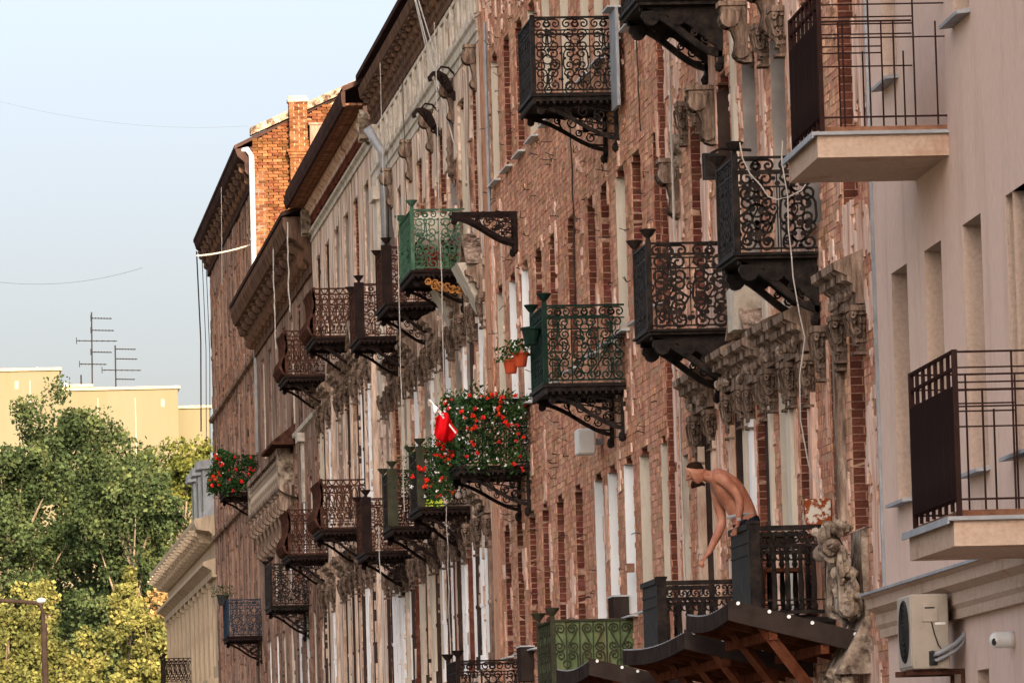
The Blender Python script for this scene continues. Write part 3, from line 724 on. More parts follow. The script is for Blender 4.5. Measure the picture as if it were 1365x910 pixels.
link('console', console_mesh('stone_decor', .30, .66, .24), h1, (0, 70.2-Y1, 9.6)); relief(h1, 'relief', 'stone_mid', 70.2-Y1, 9.72, .5, .42, 5, .10)
for yy, zz in ((64.0, 10.3), (66.9, 9.75), (61.9, 10.3)): link('console', console_mesh('stone_decor', .22, .62, .30), h1, (0, yy-Y1, zz+.3))
g = MB(); g.box(-.10, .02, 58.02-Y1, 58.20-Y1, 4.6, 6.35); g.build('column', 'stone_decor', h1)
g = MB(); g.box(-.06, .02, 59.95-Y1, 60.20-Y1, 3.9, 6.1); g.build('pilaster', 'plaster_pink', h1)
g = MB(); g.box(-.06, .02, 61.45-Y1, 61.75-Y1, 3.9, 7.2); g.box(-.05, .02, 63.0-Y1, 63.3-Y1, 3.9, 7.4); g.box(-.05, .02, 65.0-Y1, 65.2-Y1, 7.6, 10.6); g.build('pilaster', 'jamb_cream', h1)
g = MB(); g.prismx([(63.5-Y1, 7.05), (63.95-Y1, 7.05), (64.0-Y1, 7.5), (63.35-Y1, 7.55)], -.33, .02); g.build('panel', 'stone_light', h1)
# carved stone bracket at the foot of the corner pier
cb = MB(); st_ = rnd.getstate(); rnd.seed(5)
for yq in (-.30, -.02, .26):
    cb.ribbon(sscroll((-.20+rnd.uniform(-.03, .03), -.34), (-.36, .20+rnd.uniform(-.05, .05)), .085, 1, 'S', 1.2, 12), .05, .11, (0, yq+rnd.uniform(-.03, .03), 0))
for q in range(130):
    u = rnd.random(); cb.blob((-.10-.26*u+rnd.uniform(-.06, .08), rnd.uniform(-.42, .42), -.42+.80*u+rnd.uniform(-.1, .1)), (rnd.uniform(.03, .07), rnd.uniform(.03, .06), rnd.uniform(.03, .09)), 6, 4, .3)
for q in range(9): cb.blob((-.30+rnd.uniform(-.1, .2), rnd.uniform(-.4, .4), .40+rnd.uniform(-.04, .08)), (.06, .07, .05), 5, 4, .35)
cb.prism([(.02, -.5), (-.05, -.5), (-.07, .1), (-.06, .40), (.02, .44)], -.335, .335); rnd.setstate(st_)
cb.build('carved_bracket', 'stone_mid', h1, (0, 57.25-Y1, 4.15))
g = MB(); g.add([(-.05, -.35, 0), (.02, -.35, 0), (.02, .5, 0), (-.05, .5, 0), (-.36, -.40, -.55), (.02, -.40, -.55), (.02, .55, -.55), (-.36, .55, -.55)], [(0, 1, 2, 3), (7, 6, 5, 4), (0, 4, 5, 1), (1, 5, 6, 2), (2, 6, 7, 3), (3, 7, 4, 0)])
for q in range(16): g.blob((-.25+rnd.uniform(-.14, .1), rnd.uniform(-.4, .5), -.62+rnd.uniform(-.1, .1)), rnd.uniform(.05, .10), 5, 4, .35)
g.build('plinth', 'stone_mid', h1, (0, 57.25-Y1, 3.72))
ib = 'iron_black'
b11 = balcony(h1, 59.36-Y1, 7.47, .84, 1.25, 'B', ib, .97, brk_h=.55, heavy=True, th=.06, fringe=False, label='nearest heavy black scrollwork balcony with a loose cable over it')
b12 = balcony(h1, 66.0-Y1, 7.28, .92, 1.25, 'B', ib, .97, brk_h=.55, heavy=True, th=.06, fringe=False, label='black scrollwork balcony with ball drop under its slab')
b13 = balcony(h1, 65.9-Y1, 10.98, .95, 1.5, 'B', ib, .97, brk_h=.60, heavy=True, th=.08, fringe=False, label='black balcony cut by the top edge, seen from below')
b14 = balcony(h1, 59.15-Y1, 3.80, .80, 1.3, 'D', ib, .92, cup=False, postw=.07, fringe=False, brackets=False, th=.12, label='black cast balustrade balcony with a man leaning out')
b15 = balcony(h1, 66.6-Y1, 3.66, .82, 1.4, 'D', ib, .85, cup=False, postw=.07, fringe=False, brackets=False, th=.12, label='black cast balustrade balcony left of the man')
for b, d, hh in ((b14, .80, .92), (b15, .82, .85)):
    x = -d-.02; g = MB(); g.box(x-.02, x+.01, .05, 1.36, .03, hh-.02); g.box(x-.04, x+.03, .0, 1.42, hh-.03, hh+.03); g.box(x-.03, x, .05, 1.36, hh-.16, hh-.135); g.box(x-.03, x, .05, 1.36, hh-.28, hh-.265); g.box(x-.035, x, .05, 1.36, .03, .12)
    g.build('front_panel', ib, b)
    g = MB(); g.box(-d-.05, -d+.06, -.05, .05, 0, hh+.02); g.box(-d-.06, -d+.07, -.06, .06, hh+.02, hh+.05); g.build('corner_post', ib, b)
# ---- plain brick house
Y2 = 71.40; L2 = 93.55-Y2
h2 = thing('plain_brick_house', 'plain pinkish brick house with rows of narrow arched windows', 'house', (W-.02, Y2, 0))
C2 = [72.1, 74.3, 76.0, 77.8, 79.4, 81.9, 84.3, 86.3, 88.2, 90.1, 92.0]
jw, jc, jb_ = 'jamb_white', 'jamb_cream', 'brick'
K1 = [jc, jc, jw, jw, jw, jb_, jb_, jb_, jb_, jb_, jb_]
K2 = [jb_, jb_, jc, jb_, jb_, jb_, jb_, jb_, jw, jw, jc]
K3 = [jb_, jc, jc, jc, jc, jc, jc, jc, jb_, jb_, jc]
ops = []
for (kk, z0, z1) in ((K1, 4.5, 6.5), (K2, 8.1, 10.2), (K3, 11.8, 13.8), ([jb_]*11, 15.2, 16.8)):
    o_, w_ = windows_from(h2, Y2, [(c, k, .62 if c < 73 else 1.0) for c, k in zip(C2, kk)], z0, z1, 1.0, .30, .14, 'zinc_light'); ops += o_
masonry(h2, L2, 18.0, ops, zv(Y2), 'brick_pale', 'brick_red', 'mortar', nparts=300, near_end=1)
plaster(h2, L2, 3.0, 15.0, ops, lambda y, z: -.17+.10*(z > 13.9)+.05*(y > 20), 'plaster_pink', 9, .09, .02)
body(h2, L2, 18, 'plaster_brown'); roof_slab(h2, L2, 18.4, .7, 3, 6)
molding(h2, 'cornice', 'stone_decor', 0, L2, 17.4, [(.0, 0), (-.1, 0), (-.1, .3), (-.35, .45), (-.5, .6), (-.5, .8), (0, 1.0)])
g = MB(); g.box(-.045, .03, 92.62-Y2, 93.5-Y2, 2, 14.6); g.build('pilaster', 'brick_pale', h2)
g = MB(); rs = random.Random(3)
for q in range(330):
    yy = rs.uniform(.3, L2-.5); zz = rs.uniform(4, 15.5)
    if any(a-.05 < yy < b+.05 and c-.05 < zz < d+.05 for a, b, c, d, _ in ops): continue
    p = [Vector((0, yy, zz)), Vector((-rs.uniform(.05, .09), yy+rs.uniform(-.1, .1), zz+rs.uniform(-.02, .03)))]
    p.append(p[1]+Vector((rs.uniform(-.07, .05), rs.uniform(-.4, .4), rs.uniform(-.05, .05)))); g.tube(p, .006, 4)
    if rs.random() < .3: p2 = [p[1], p[1]+Vector((rs.uniform(-.08, 0), rs.uniform(-.3, .3), rs.uniform(.02, .09)))]; g.tube(p2, .005, 4)
tag(g.build('wall_hook', 'cable_dark', h2), kind='stuff')
b21 = balcony(h2, 75.3-Y2, 11.10, 1.09, 1.6, 'A', ib, .98, brk_h=.50, cup=False, label='black scrollwork balcony at the top with a leaning grey board')
b22 = balcony(h2, 75.5-Y2, 7.42, 1.02, 1.6, 'A', 'iron_darkgreen', 1.0, brk_h=.50, slab_m=ib, post='iron_darkgreen', label='dark green scrollwork balcony with hanging flower pots')
b23 = balcony(h2, 87.6-Y2, 7.15, 1.08, 1.8, 'A', 'iron_darkgreen', .98, brk_h=.50, slab_m=ib, post='iron_green', cup=False, label='balcony overgrown with red geraniums')
b24 = balcony(h2, 75.5-Y2, 3.43, 1.03, 1.7, 'F', 'iron_olive', 1.0, brk_h=.50, slab_m=ib, label='balcony closed with peeling green sheet metal')
b25 = balcony(h2, 89.1-Y2, 3.40, 1.03, 1.7, 'A', 'iron_rust_dark', .95, brk_h=.50, label='rusty scrollwork balcony at the bottom edge')
g = MB(); g.box(-1.08, -1.06, .05, 1.5, .03, .95); g.build('screen', 'screen_dark', b21)
g = MB(); g.box(-1.01, -.99, .05, 1.55, .03, .97); g.build('screen', 'iron_darkgreen', b22)
g = MB(); g.box(-1.03, -1.01, .05, 1.65, .03, .98); g.build('screen', 'sheet_green', b24)
for k in range(6):
    g = MB(); g.box(-1.02+k*.17, -1.02+k*.17+.167, .014+.004*(k%2), .020+.004*(k%2), .02, .98); g.build('sheet', 'sheet_green', b24)
lone = link('bracket', bracket_mesh(.98, .5, 'iron_rust_dark'), h2, (0, 88.6-Y2, 11.0)); lone['label'] = 'rusty scrollwork bracket left without its balcony'
link('bracket', bracket_mesh(.98, .5, 'iron_rust_dark'), h2, (0, 89.0-Y2, 11.0))
# ---- decorated house with the tall frieze
Y3 = 93.60; L3 = 115.7-Y3
h3 = thing('frieze_house', 'brick house with a panelled frieze under its eaves and carved stone window heads', 'house', (W, Y3, 0))
C3 = [95.5, 97.6, 99.7, 101.7, 103.9, 106.0, 108.3, 110.5, 112.8, 115.0]
def pick(seq, n, seed):
    r = random.Random(seed); return [r.choice(seq) for _ in range(n)]
ops = []; win3 = {}
for lev, (z0, z1, seq, sd) in enumerate(((4.4, 6.75, [jw, jc, jw, jw, 'jamb_dark', jc], 2), (8.0, 10.2, [jb_, jw, jc, jw, 'jamb_grey'], 3), (11.5, 13.75, [jb_, jb_, 'jamb_grey', jc], 6))):
    o_, w_ = windows_from(h3, Y3, [(c, k) for c, k in zip(C3, pick(seq, 10, sd))], z0, z1, 1.05, .30, .12 if lev else 0); ops += o_; win3[lev] = w_
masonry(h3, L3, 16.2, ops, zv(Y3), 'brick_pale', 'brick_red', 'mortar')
plaster(h3, L3, 4, 16, ops, lambda y, z: -.03+.20*(z > 12.9)-.02*(z < 7)+.04*np.sin(y*2.1), 'plaster_pale', 14, .09, .035)
body(h3, L3, 16.2, 'plaster_brown'); roof_slab(h3, L3, 16.55, .36, 2.6, 6)
molding(h3, 'architrave', 'stone_light', 0, L3, 14.25, [(.0, 0), (-.06, 0), (-.06, .14), (-.09, .16), (-.09, .30), (-.13, .34), (-.13, .40), (0, .42)])
for k in range(20):
    yk = .25+k*1.09
    g = MB(); g.box(-.05, .0, yk, yk+.80, 14.74, 15.40); g.box(-.085, -.049, yk, yk+.07, 14.72, 15.42); g.box(-.085, -.049, yk+.73, yk+.80, 14.72, 15.42); g.box(-.083, -.049, yk+.07, yk+.73, 14.72, 14.79); g.box(-.083, -.049, yk+.07, yk+.73, 15.35, 15.42)
    g.build('frieze_panel', 'stone_light', h3)
molding(h3, 'cornice', 'cornice_brown', 0, L3, 15.48, [(.0, 0), (-.07, 0), (-.07, .12), (-.10, .17), (-.10, .28), (-.15, .36), (-.15, .52), (-.29, .62), (-.32, .82), (-.28, .88), (0, 1.02)])
me = console_mesh('cornice_brown', .18, .26, .18)
for k in range(26): link('modillion', me, h3, (-.08, .3+k*.85, 16.02))
for c in C3:
    if c in (95.5, 99.7, 103.9, 108.3, 112.8): link('console', console_mesh('stone_decor', .20, .7, .22), h3, (0, c-1.3-Y3, 14.2))
dg_ = MB()
dg_.ribbon([(.0, -.32), (-.05, -.22), (-.10, -.05), (-.16, .08), (-.26, .14), (-.36, .13), (-.42, .06), (-.40, .0)], .07, .07); dg_.ribbon(sscroll((-.06, -.2), (-.2, .05), .07, 1, 'S', 1.2), .03, .05); dg_.ribbon([(-.30, .14), (-.22, .24), (-.10, .22), (0, .1)], .03, .05)
for q in range(9): dg_.blob((-.03-.035*q, rnd.uniform(-.04, .04), -.22+.04*q), (.05, .05, .06), 6, 4, .3)
dgm = dg_.mesh('dragon_bracket', 'iron_rust_dark')
for yy, zz in ((97.9, 14.15), (101.2, 13.95)): link('dragon_bracket', dgm, h3, (-.05, yy-Y3, zz))
g = MB(); g.box(-.10, .02, 114.6-Y3, 115.3-Y3, 10.2, 15.4); g.box(-.18, .02, 114.5-Y3, 115.4-Y3, 14.0, 14.25); g.box(-.16, .02, 114.5-Y3, 115.4-Y3, 15.2, 15.45); g.build('pilaster', 'stone_light', h3)
relief(h3, 'relief', 'stone_decor', 98.8-Y3, 13.0, .4, .9, 77)
for i, wn in enumerate(win3[0]): surround(wn, 1.05, 2.35, .30, 'stone_decor', False, i % 2 == 0, True, seed=30)
for i, wn in enumerate(win3[1]): surround(wn, 1.05, 2.2, .30, 'stone_decor', i % 3 == 0, i % 2 == 0, i % 3 == 1, seed=34)
for yy in (94.9, 99.1): 
    g = MB(); g.add([(-.05, -.4, 0), (.02, -.4, 0), (.02, .4, 0), (-.05, .4, 0), (-.42, -.55, .75), (.02, -.55, .75), (.02, .55, .75), (-.42, .55, .75)], [(0, 1, 2, 3), (7, 6, 5, 4), (0, 4, 5, 1), (1, 5, 6, 2), (2, 6, 7, 3), (3, 7, 4, 0)])
    for z in (6.9, 10.6): pass
    g.build('corbel', 'stone_light', h3, (0, yy-Y3, 10.05))
    link('corbel', h3.children[-1].data, h3, (0, yy-Y3, 6.35))
ir, ird = 'iron_rust', 'iron_rust_dark'
balcony(h3, 97.35-Y3, 10.98, .87, 2.4, 'G', 'iron_green', 1.0, brk_h=.45, slab_m=ird, label='bright green wrought-iron balcony holding garden things')
balcony(h3, 103.1-Y3, 10.98, .85, 2.2, 'A', ir, .97, brk_h=.50, slab_m=ird, post=ird, postw=.18, label='rusty scrollwork balcony behind the green one')
balcony(h3, 109.3-Y3, 10.92, .88, 2.2, 'A', ir, .97, brk_h=.50, slab_m=ird, post=ird, postw=.18, label='rusty scrollwork balcony with a broad corner post, upper row')
balcony(h3, 97.6-Y3, 7.12, .82, 2.0, 'A', ird, .97, brk_h=.50, post='iron_olive', postw=.13, label='dark iron balcony with red flowers below the geraniums')
balcony(h3, 103.0-Y3, 7.10, .86, 2.0, 'A', ird, .97, brk_h=.50, post='iron_olive', postw=.18, label='rusty scrollwork balcony with a dull green corner post')
balcony(h3, 109.2-Y3, 6.98, .86, 2.2, 'A', ir, .97, brk_h=.50, slab_m=ird, post=ird, postw=.18, label='rusty scrollwork balcony with a brown corner post, lower row')

# ---- pale plastered house
Y4 = 115.75; L4 = 134.5-Y4
h4 = thing('plastered_house', 'house with peeling pale plaster and boarded eaves beyond the frieze house', 'house', (W, Y4, 0))
C4 = [118.6, 121.5, 124.3, 127.2, 130.2, 133.2]
ops = []; win4 = {}
for lev, (z0, z1, seq, sd) in enumerate(((4.4, 7.2, [jc, jw, jw, 'jamb_dark'], 5), (8.4, 11.1, [jc, 'jamb_grey', jw, jc], 8), (12.4, 14.7, ['jamb_dark', 'jamb_grey', jb_], 9))):
    o_, w_ = windows_from(h4, Y4, [(c, k) for c, k in zip(C4, pick(seq, 6, sd))], z0, z1, 1.2, .32, 0); ops += o_; win4[lev] = w_
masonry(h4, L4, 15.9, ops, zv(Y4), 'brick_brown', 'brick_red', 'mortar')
plaster(h4, L4, 4, 15.7, ops, lambda y, z: -.01+.15*(z > 12)-.05*((z > 14.9) & (z < 15.5))+.03*np.sin(y*1.3), 'plaster_pale', 41, .10, .035)
body(h4, L4, 15.9, 'plaster_brown'); roof_slab(h4, L4, 16.35, .62, 2.8, 6)
for k in range(5):
    g = MB(); xk = -.57+k*.115; g.box(xk, xk+.105, .02, L4-.02, 15.98-rnd.random()*.01, 16.02+k*.001); g.build('soffit_board', 'wood_soffit', h4)
molding(h4, 'eaves_board', 'tin_roof', 0, L4, 16.0, [(-.57, -.05), (-.62, -.05), (-.65, .08), (-.65, .24), (-.57, .26)])
molding(h4, 'cornice', 'stone_light', 0, L4, 15.2, [(0, 0), (-.08, 0), (-.08, .1), (-.14, .14), (-.14, .2), (0, .24)])
for k in range(44):
    g = MB() if k == 0 else None
    if k == 0: g.box(-.13, .0, 0, .21, 0, .16); dent = g.mesh('dentil', 'brick_red')
    link('dentil', dent, h4, (0, .1+k*.425, 15.52))
molding(h4, 'bed_moulding', 'plaster_pink', 0, L4, 15.70, [(0, 0), (-.14, 0), (-.14, .1), (-.22, .16), (-.22, .26), (0, .28)])
for yy in (.35, L4-.45): relief(h4, 'carved_bracket', 'stone_mid', yy, 15.6, .7, .6, 90+int(yy), .35)
for i, wn in enumerate(win4[0]): surround(wn, 1.2, 2.8, .32, 'stone_decor', False, True, True, seed=50)
for i, wn in enumerate(win4[1]): surround(wn, 1.2, 2.7, .32, 'stone_decor', i % 2 == 1, True, True, seed=53)
for yy in (117.0, 122.9, 128.7): link('pilaster', cached(('pl4',), lambda: (lambda q: (q.box(-.10, .02, 0, .35, 0, 3.4), q.mesh('pilaster', 'plaster_pale'))[1])(MB())), h4, (0, yy-Y4, 8.2)); link('pilaster', CACHE[('pl4',)], h4, (0, yy-Y4, 4.2))
balcony(h4, 121.5-Y4, 11.95, .90, 2.4, 'C', ir, 1.0, brk_h=.55, slab_m=ird, front_plate=True, cup=False, label='rusty bellied cast-iron balcony, upper row')
balcony(h4, 131.1-Y4, 11.92, .90, 2.4, 'C', ir, 1.0, brk_h=.55, slab_m=ird, front_plate=True, cup=False, label='farthest rusty bellied balcony of the upper row')
balcony(h4, 120.7-Y4, 8.0, .90, 2.4, 'C', ir, 1.0, brk_h=.55, slab_m=ird, front_plate=True, cup=False, label='rusty bellied cast-iron balcony, lower row')
balcony(h4, 131.6-Y4, 8.02, .90, 2.4, 'C', ir, 1.0, brk_h=.55, slab_m=ird, front_plate=True, cup=False, label='farthest rusty bellied balcony of the lower row')

# ---- brown house with a stone balustrade
Y5 = 134.55; L5 = 157.75-Y5
h5 = thing('balustrade_house', 'brown weathered house with a stone balustrade on consoles and a dark eaves end', 'house', (W, Y5, 0))
C5 = [137.6, 140.4, 143.2, 146.2, 149.2, 152.2, 155.4]
ops = []
for lev, (z0, z1, seq, sd) in enumerate(((4.6, 7.0, [jw, jc, jb_, 'jamb_grey'], 15), (7.8, 10.0, [jw, jc, jw, jb_], 18), (11.6, 14.2, ['jamb_dark', jc, 'jamb_grey', 'jamb_grey'], 19))):
    o_, w_ = windows_from(h5, Y5, [(c, k) for c, k in zip(C5, pick(seq, 7, sd))], z0, z1, 1.2, .32, 0); ops += o_
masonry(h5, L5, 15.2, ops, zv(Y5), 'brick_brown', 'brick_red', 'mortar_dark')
plaster(h5, L5, 4, 15.0, ops, lambda y, z: .03+.14*(z > 10.9)-.02*(z < 8), 'plaster_brown', 61, .11, .04)
body(h5, L5, 15.2, 'plaster_brown'); roof_slab(h5, L5, 15.9, .72, 2.2, 6)
molding(h5, 'cornice', 'cornice_brown', 0, L5, 14.5, [(0, 0), (-.1, 0), (-.1, .2), (-.22, .35), (-.22, .55), (-.40, .75), (-.60, .85), (-.69, 1.1), (-.69, 1.28), (0, 1.3)])
me = console_mesh('cornice_brown', .26, .55, .40)
for k in range(14): link('modillion', me, h5, (-.15, .7+k*1.66, 15.2))
molding(h5, 'string_course', 'stone_light', 0, L5, 13.0-1.75, [(0, 0), (-.12, .03), (-.14, .12), (0, .2)])
# stone balustrade balcony along the first part of the upper floor
yb0, yb1 = 143.0-Y5, 156.6-Y5
g = MB(); g.prism([(.02, 0), (-.42, 0), (-.42, -.08), (-.34, -.16), (-.20, -.24), (.02, -.3)], yb0, yb1)
sb = g.build('stone_balcony', 'stone_decor', h5, (0, 0, 10.25)); sb['label'] = 'long stone balcony with balusters on scrolled consoles'
for k in range(17):
    g = MB() if k == 0 else None
    if k == 0: g.lathe([(.09, 0), (.09, .06), (.05, .1), (.11, .28), (.06, .5), (.05, .6), (.09, .66), (.09, .7)], (0, 0, 0), 8); bal = g.mesh('baluster', 'stone_mid', True)
    link('baluster', bal, sb, (-.30, yb0+.9+k*.74, 0))
for yy in (yb0, yb1-.6): g = MB(); g.box(-.42, .02, yy, yy+.6, 0, .74); g.build('pier', 'stone_mid', sb)
g = MB(); g.box(-.44, -.12, yb0, yb1, .74, .88); g.build('coping', 'stone_decor', sb)
me = console_mesh('stone_decor', .26, 1.0, .40)
for k in range(9): link('console', me, sb, (0, yb0+.4+k*1.6, -.22))
g = MB(); g.add([(.02, yb0-1.0, 1.6), (-.62, yb0-1.0, 1.12), (-.62, yb0+3.5, 1.12), (.02, yb0+3.5, 1.6), (.02, yb0-1.0, 1.05), (-.62, yb0-1.0, 1.05), (-.62, yb0+3.5, 1.05), (.02, yb0+3.5, 1.05)], [(0, 3, 2, 1), (4, 5, 6, 7), (0, 1, 5, 4), (1, 2, 6, 5), (2, 3, 7, 6), (3, 0, 4, 7)])
g.build('sheet_canopy', 'iron_rust', h5, (0, 0, 10.1))
balcony(h5, 138.6-Y5, 7.2, .92, 2.0, 'B', ib, .97, brk_h=.55, heavy=False, label='black ironwork balcony with a net and blue things behind')
g = MB(); g.box(-.1, .03, 139.0-Y5, 139.5-Y5, 9.6, 11.0); g.box(-.2, .03, 138.8-Y5, 139.7-Y5, 11.0, 11.2); g.build('pilaster', 'stone_light', h5)

# ---- tall brown house with the sunlit end wall
Y6 = 157.8; L6 = 182.4-Y6; X6 = W
h6 = thing('tall_house', 'tall brown brick house with a sunlit orange end wall and chimney above its neighbours', 'house', (X6, Y6, 0))
C6 = [160.2, 162.8, 165.4, 168.0, 170.6, 173.2, 175.8, 178.4, 181.0]
ops = []
for lev, (z0, z1, seq, sd) in enumerate(((5.0, 7.0, [jb_, jc, 'jamb_grey'], 25), (7.9, 10.2, [jc, jb_, jw, jc], 28), (11.8, 14.0, ['jamb_dark', jb_, 'jamb_grey'], 29), (15.4, 17.9, ['jamb_dark', jb_, jb_], 31))):
    o_, w_ = windows_from(h6, Y6, [(c, k) for c, k in zip(C6, pick(seq, 9, sd))], z0, z1, 1.1, .30, .1 if lev == 3 else 0); ops += o_
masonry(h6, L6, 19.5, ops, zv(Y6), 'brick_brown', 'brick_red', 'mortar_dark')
plaster(h6, L6, 5, 19.3, ops, lambda y, z: -.06+.04*(z < 11)+.06*(z > 18.2), 'plaster_brown', 71, .12, .03)
molding(h6, 'string_course', 'plaster_brown', 0, L6, 14.5, [(0, 0), (-.12, .03), (-.14, .12), (0, .2)])
molding(h6, 'string_course', 'plaster_brown', 0, L6, 10.9, [(0, 0), (-.12, .03), (-.14, .12), (0, .2)])
molding(h6, 'cornice', 'tin_roof', 0, L6, 19.0, [(0, 0), (-.08, 0), (-.08, .3), (-.22, .45), (-.22, .7), (-.40, .85), (-.46, 1.05), (0, 1.1)])
me = console_mesh('cornice_brown', .2, .5, .3)
for k in range(16): link('modillion', me, h6, (-.05, .6+k*1.55, 19.65))
roof_slab(h6, L6, 20.15, .48, 3.3, 6.5)
# end wall facing the camera: individual bricks
wx = lambda px: onY(px, 200, Y6)[0]-X6
def gz(x): return 20.40+.436*x
g = MB(); g.prism([(.0, 0), (12, 0), (12, gz(6)-.49*0), (6, gz(6)), (.0, gz(0))], .13, L6-.02); g.build('rear_wall', 'mortar', h6)
eb = []
for c in range(int(24/.08)):
    z0 = c*.08
    if z0 < 12.5: continue
    x = -.0-(.13 if c % 2 else 0)
    while x < 5.2:
        a, b = max(x, .0), min(x+.255, 5.2)
        if b-a > .04 and z0+.08 < gz(a) and not (0.98 < (a+b)/2 < 1.53 and z0 > 17.9): eb.append((a, b-.012, -.006+rnd.uniform(-.005, .006), .13, z0+.006, z0+.074))
        x += .267
hot = [t for t in eb if t[4] > 15.5 and t[0] < 3.0]; hot.sort(key=lambda t: -t[4]); keep = hot[::3][:300]
ks = set(keep)
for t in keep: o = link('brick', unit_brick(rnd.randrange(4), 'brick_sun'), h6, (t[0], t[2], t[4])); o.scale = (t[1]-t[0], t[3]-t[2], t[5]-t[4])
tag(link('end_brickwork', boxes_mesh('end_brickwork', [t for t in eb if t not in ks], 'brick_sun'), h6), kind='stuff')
g = MB(); g.add([(-.05, -.12, gz(0)), (-.05, .3, gz(0)), (6, .3, gz(6)), (6, -.12, gz(6)), (-.05, -.12, gz(0)+.20), (-.05, .3, gz(0)+.20), (6, .3, gz(6)+.20), (6, -.12, gz(6)+.20)], [(0, 1, 2, 3), (7, 6, 5, 4), (0, 4, 5, 1), (1, 5, 6, 2), (2, 6, 7, 3), (3, 7, 4, 0)])
g.build('verge', 'stone_mid', h6)
ch = []
for c in range(int(2.6/.08)+45):
    z0 = 17.9+c*.08
    if z0 > 21.22: break
    top = z0 > 20.15
    x0, x1 = (.97, 1.53) if not top else (.97, 1.45)
    q = x0-(.13 if c % 2 else 0)
    while q < x1-.03:
        a, b = max(q, x0), min(q+.255, x1)
        if b-a > .03: ch.append((a, b-.012 if b < x1 else b, -.34+rnd.uniform(-.004, .004), .05, z0+.006, z0+.074))
        q += .267
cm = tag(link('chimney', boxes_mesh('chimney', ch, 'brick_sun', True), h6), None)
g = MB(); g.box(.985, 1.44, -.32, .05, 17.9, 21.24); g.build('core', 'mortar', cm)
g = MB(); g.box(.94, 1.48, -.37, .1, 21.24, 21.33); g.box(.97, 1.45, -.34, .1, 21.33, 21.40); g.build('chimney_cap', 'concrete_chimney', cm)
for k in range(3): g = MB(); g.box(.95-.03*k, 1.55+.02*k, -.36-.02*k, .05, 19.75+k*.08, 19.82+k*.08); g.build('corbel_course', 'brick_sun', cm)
bx = [onY(412, 200, Y6)[0]-X6, onY(442, 200, Y6)[0]-X6]
g = MB(); g.box(bx[0], bx[1], -.5, 0, 18.2, 20.6); g.box(bx[0]-.03, bx[1]+.03, -.53, 0, 20.6, 20.66); g.build('vent_box', 'plaster_brown', h6)
px_ = onY(337, 300, Y6)[0]-X6
g = MB(); g.tube([(px_-.35, .2, 20.0), (px_-.1, -.06, 20.02), (px_, -.10, 19.85), (px_, -.10, 12.0)], .075, 10)
dp = g.build('drainpipe', 'zinc_light', h6, smooth=True)
for z in (13.5, 15.5, 17.6): g = MB(); g.tube([(px_, -.10, z), (px_, -.10, z+.06)], .09, 10); g.build('collar', 'zinc', dp)
balcony(h6, 158.3-Y6, 7.2, .92, 2.2, 'A', 'iron_blue', .97, brk_h=.5, slab_m=ird, cup=False, label='small blue scrollwork balcony with a planter on its corner')
balcony(h6, 158.3-Y6, 11.0, .92, 2.4, 'A', 'iron_darkgreen', .97, brk_h=.5, slab_m=ird, cup=False, label='far dark balcony hung with red flowers')

# ---- low cream house at the end of the row
Y7 = 182.5; L7 = 219-Y7
h7 = thing('cream_house', 'low cream stucco house with wide cornice and grey dormers, last of the row', 'house', (W, Y7, 0))
C7 = [185.4, 188.6, 191.8, 195.0, 198.2, 201.4, 204.6, 207.8, 211.0, 214.2, 217.4]
ops = []
for z0, z1 in ((3.4, 5.6), (7.2, 9.6)):
    o_, w_ = windows_from(h7, Y7, [(c, 'cream_house') for c in C7], z0, z1, 1.3, .3, 0, None, 'frame_white'); ops += o_
yy_ = sorted({0.0, L7}|{v for o in ops for v in o[:2]}); zz_ = sorted({0.0, 11.4}|{v for o in ops for v in o[2:4]}); g = MB()
for i in range(len(yy_)-1):
    for k in range(len(zz_)-1):
        ym, zm = (yy_[i]+yy_[i+1])/2, (zz_[k]+zz_[k+1])/2
        if not any(a < ym < b and c < zm < d for a, b, c, d, _ in ops): g.box(0, .32, yy_[i], yy_[i+1], zz_[k], zz_[k+1])
g.build('wall', 'cream_house', h7)
body(h7, L7, 11.4, 'cream_house')
for c in C7:
    g = MB() if c == C7[0] else None
    if g: g.box(-.10, 0, 0, .45, 0, 2.9); g.box(-.15, 0, -.05, .5, 2.9, 3.1); g.box(-.13, 0, -.04, .49, 0, .2); pl7 = g.mesh('pilaster', 'cream_house')
    link('pilaster', pl7, h7, (0, c-Y7+.55, 6.75))
molding(h7, 'entablature', 'cream_house', 0, L7, 9.85, [(0, 0), (-.15, 0), (-.15, .2), (-.3, .3), (-.42, .36), (-.42, .46), (0, .6)])
molding(h7, 'string_course', 'cream_house', 0, L7, 6.3, [(0, 0), (-.15, 0), (-.15, .2), (-.3, .3), (-.36, .36), (-.36, .46), (0, .5)])
molding(h7, 'cornice', 'cream_house', -.02, L7, 10.95, [(0, 0), (-.1, 0), (-.1, .2), (-.2, .3), (-.58, .36), (-.65, .55), (-.65, .68), (0, .8)])
me = console_mesh('cream_house', .2, .35, .6)
for k in range(18): link('modillion', me, h7, (-.15, 1.2+k*2.0, 11.28))
g = MB(); g.prism([(-.3, 11.7), (1.6, 14.2), (6, 14.8), (6, 11.7)], .0, L7); g.build('roof', 'zinc', h7)
for k in range(3):
    g = MB(); yk = 1.2+k*3.2
    g.box(-.30, 1.5, yk, yk+1.2, 11.75, 13.2); g.prism([(-.48, 13.2), (1.6, 13.35), (1.6, 13.75), (-.48, 13.45)], yk-.15, yk+1.35); dm = g.build('dormer', 'zinc', h7)
    f = MB(); f.box(-.32, -.29, yk+.2, yk+1.0, 11.95, 13.0); f.build('pane', 'glass_dark', dm)
balcony(h7, 200-Y7, 7.0, .95, 2.6, 'C', ird, .97, brk_h=.5, label='dark iron balcony on the cream house')
g = MB()
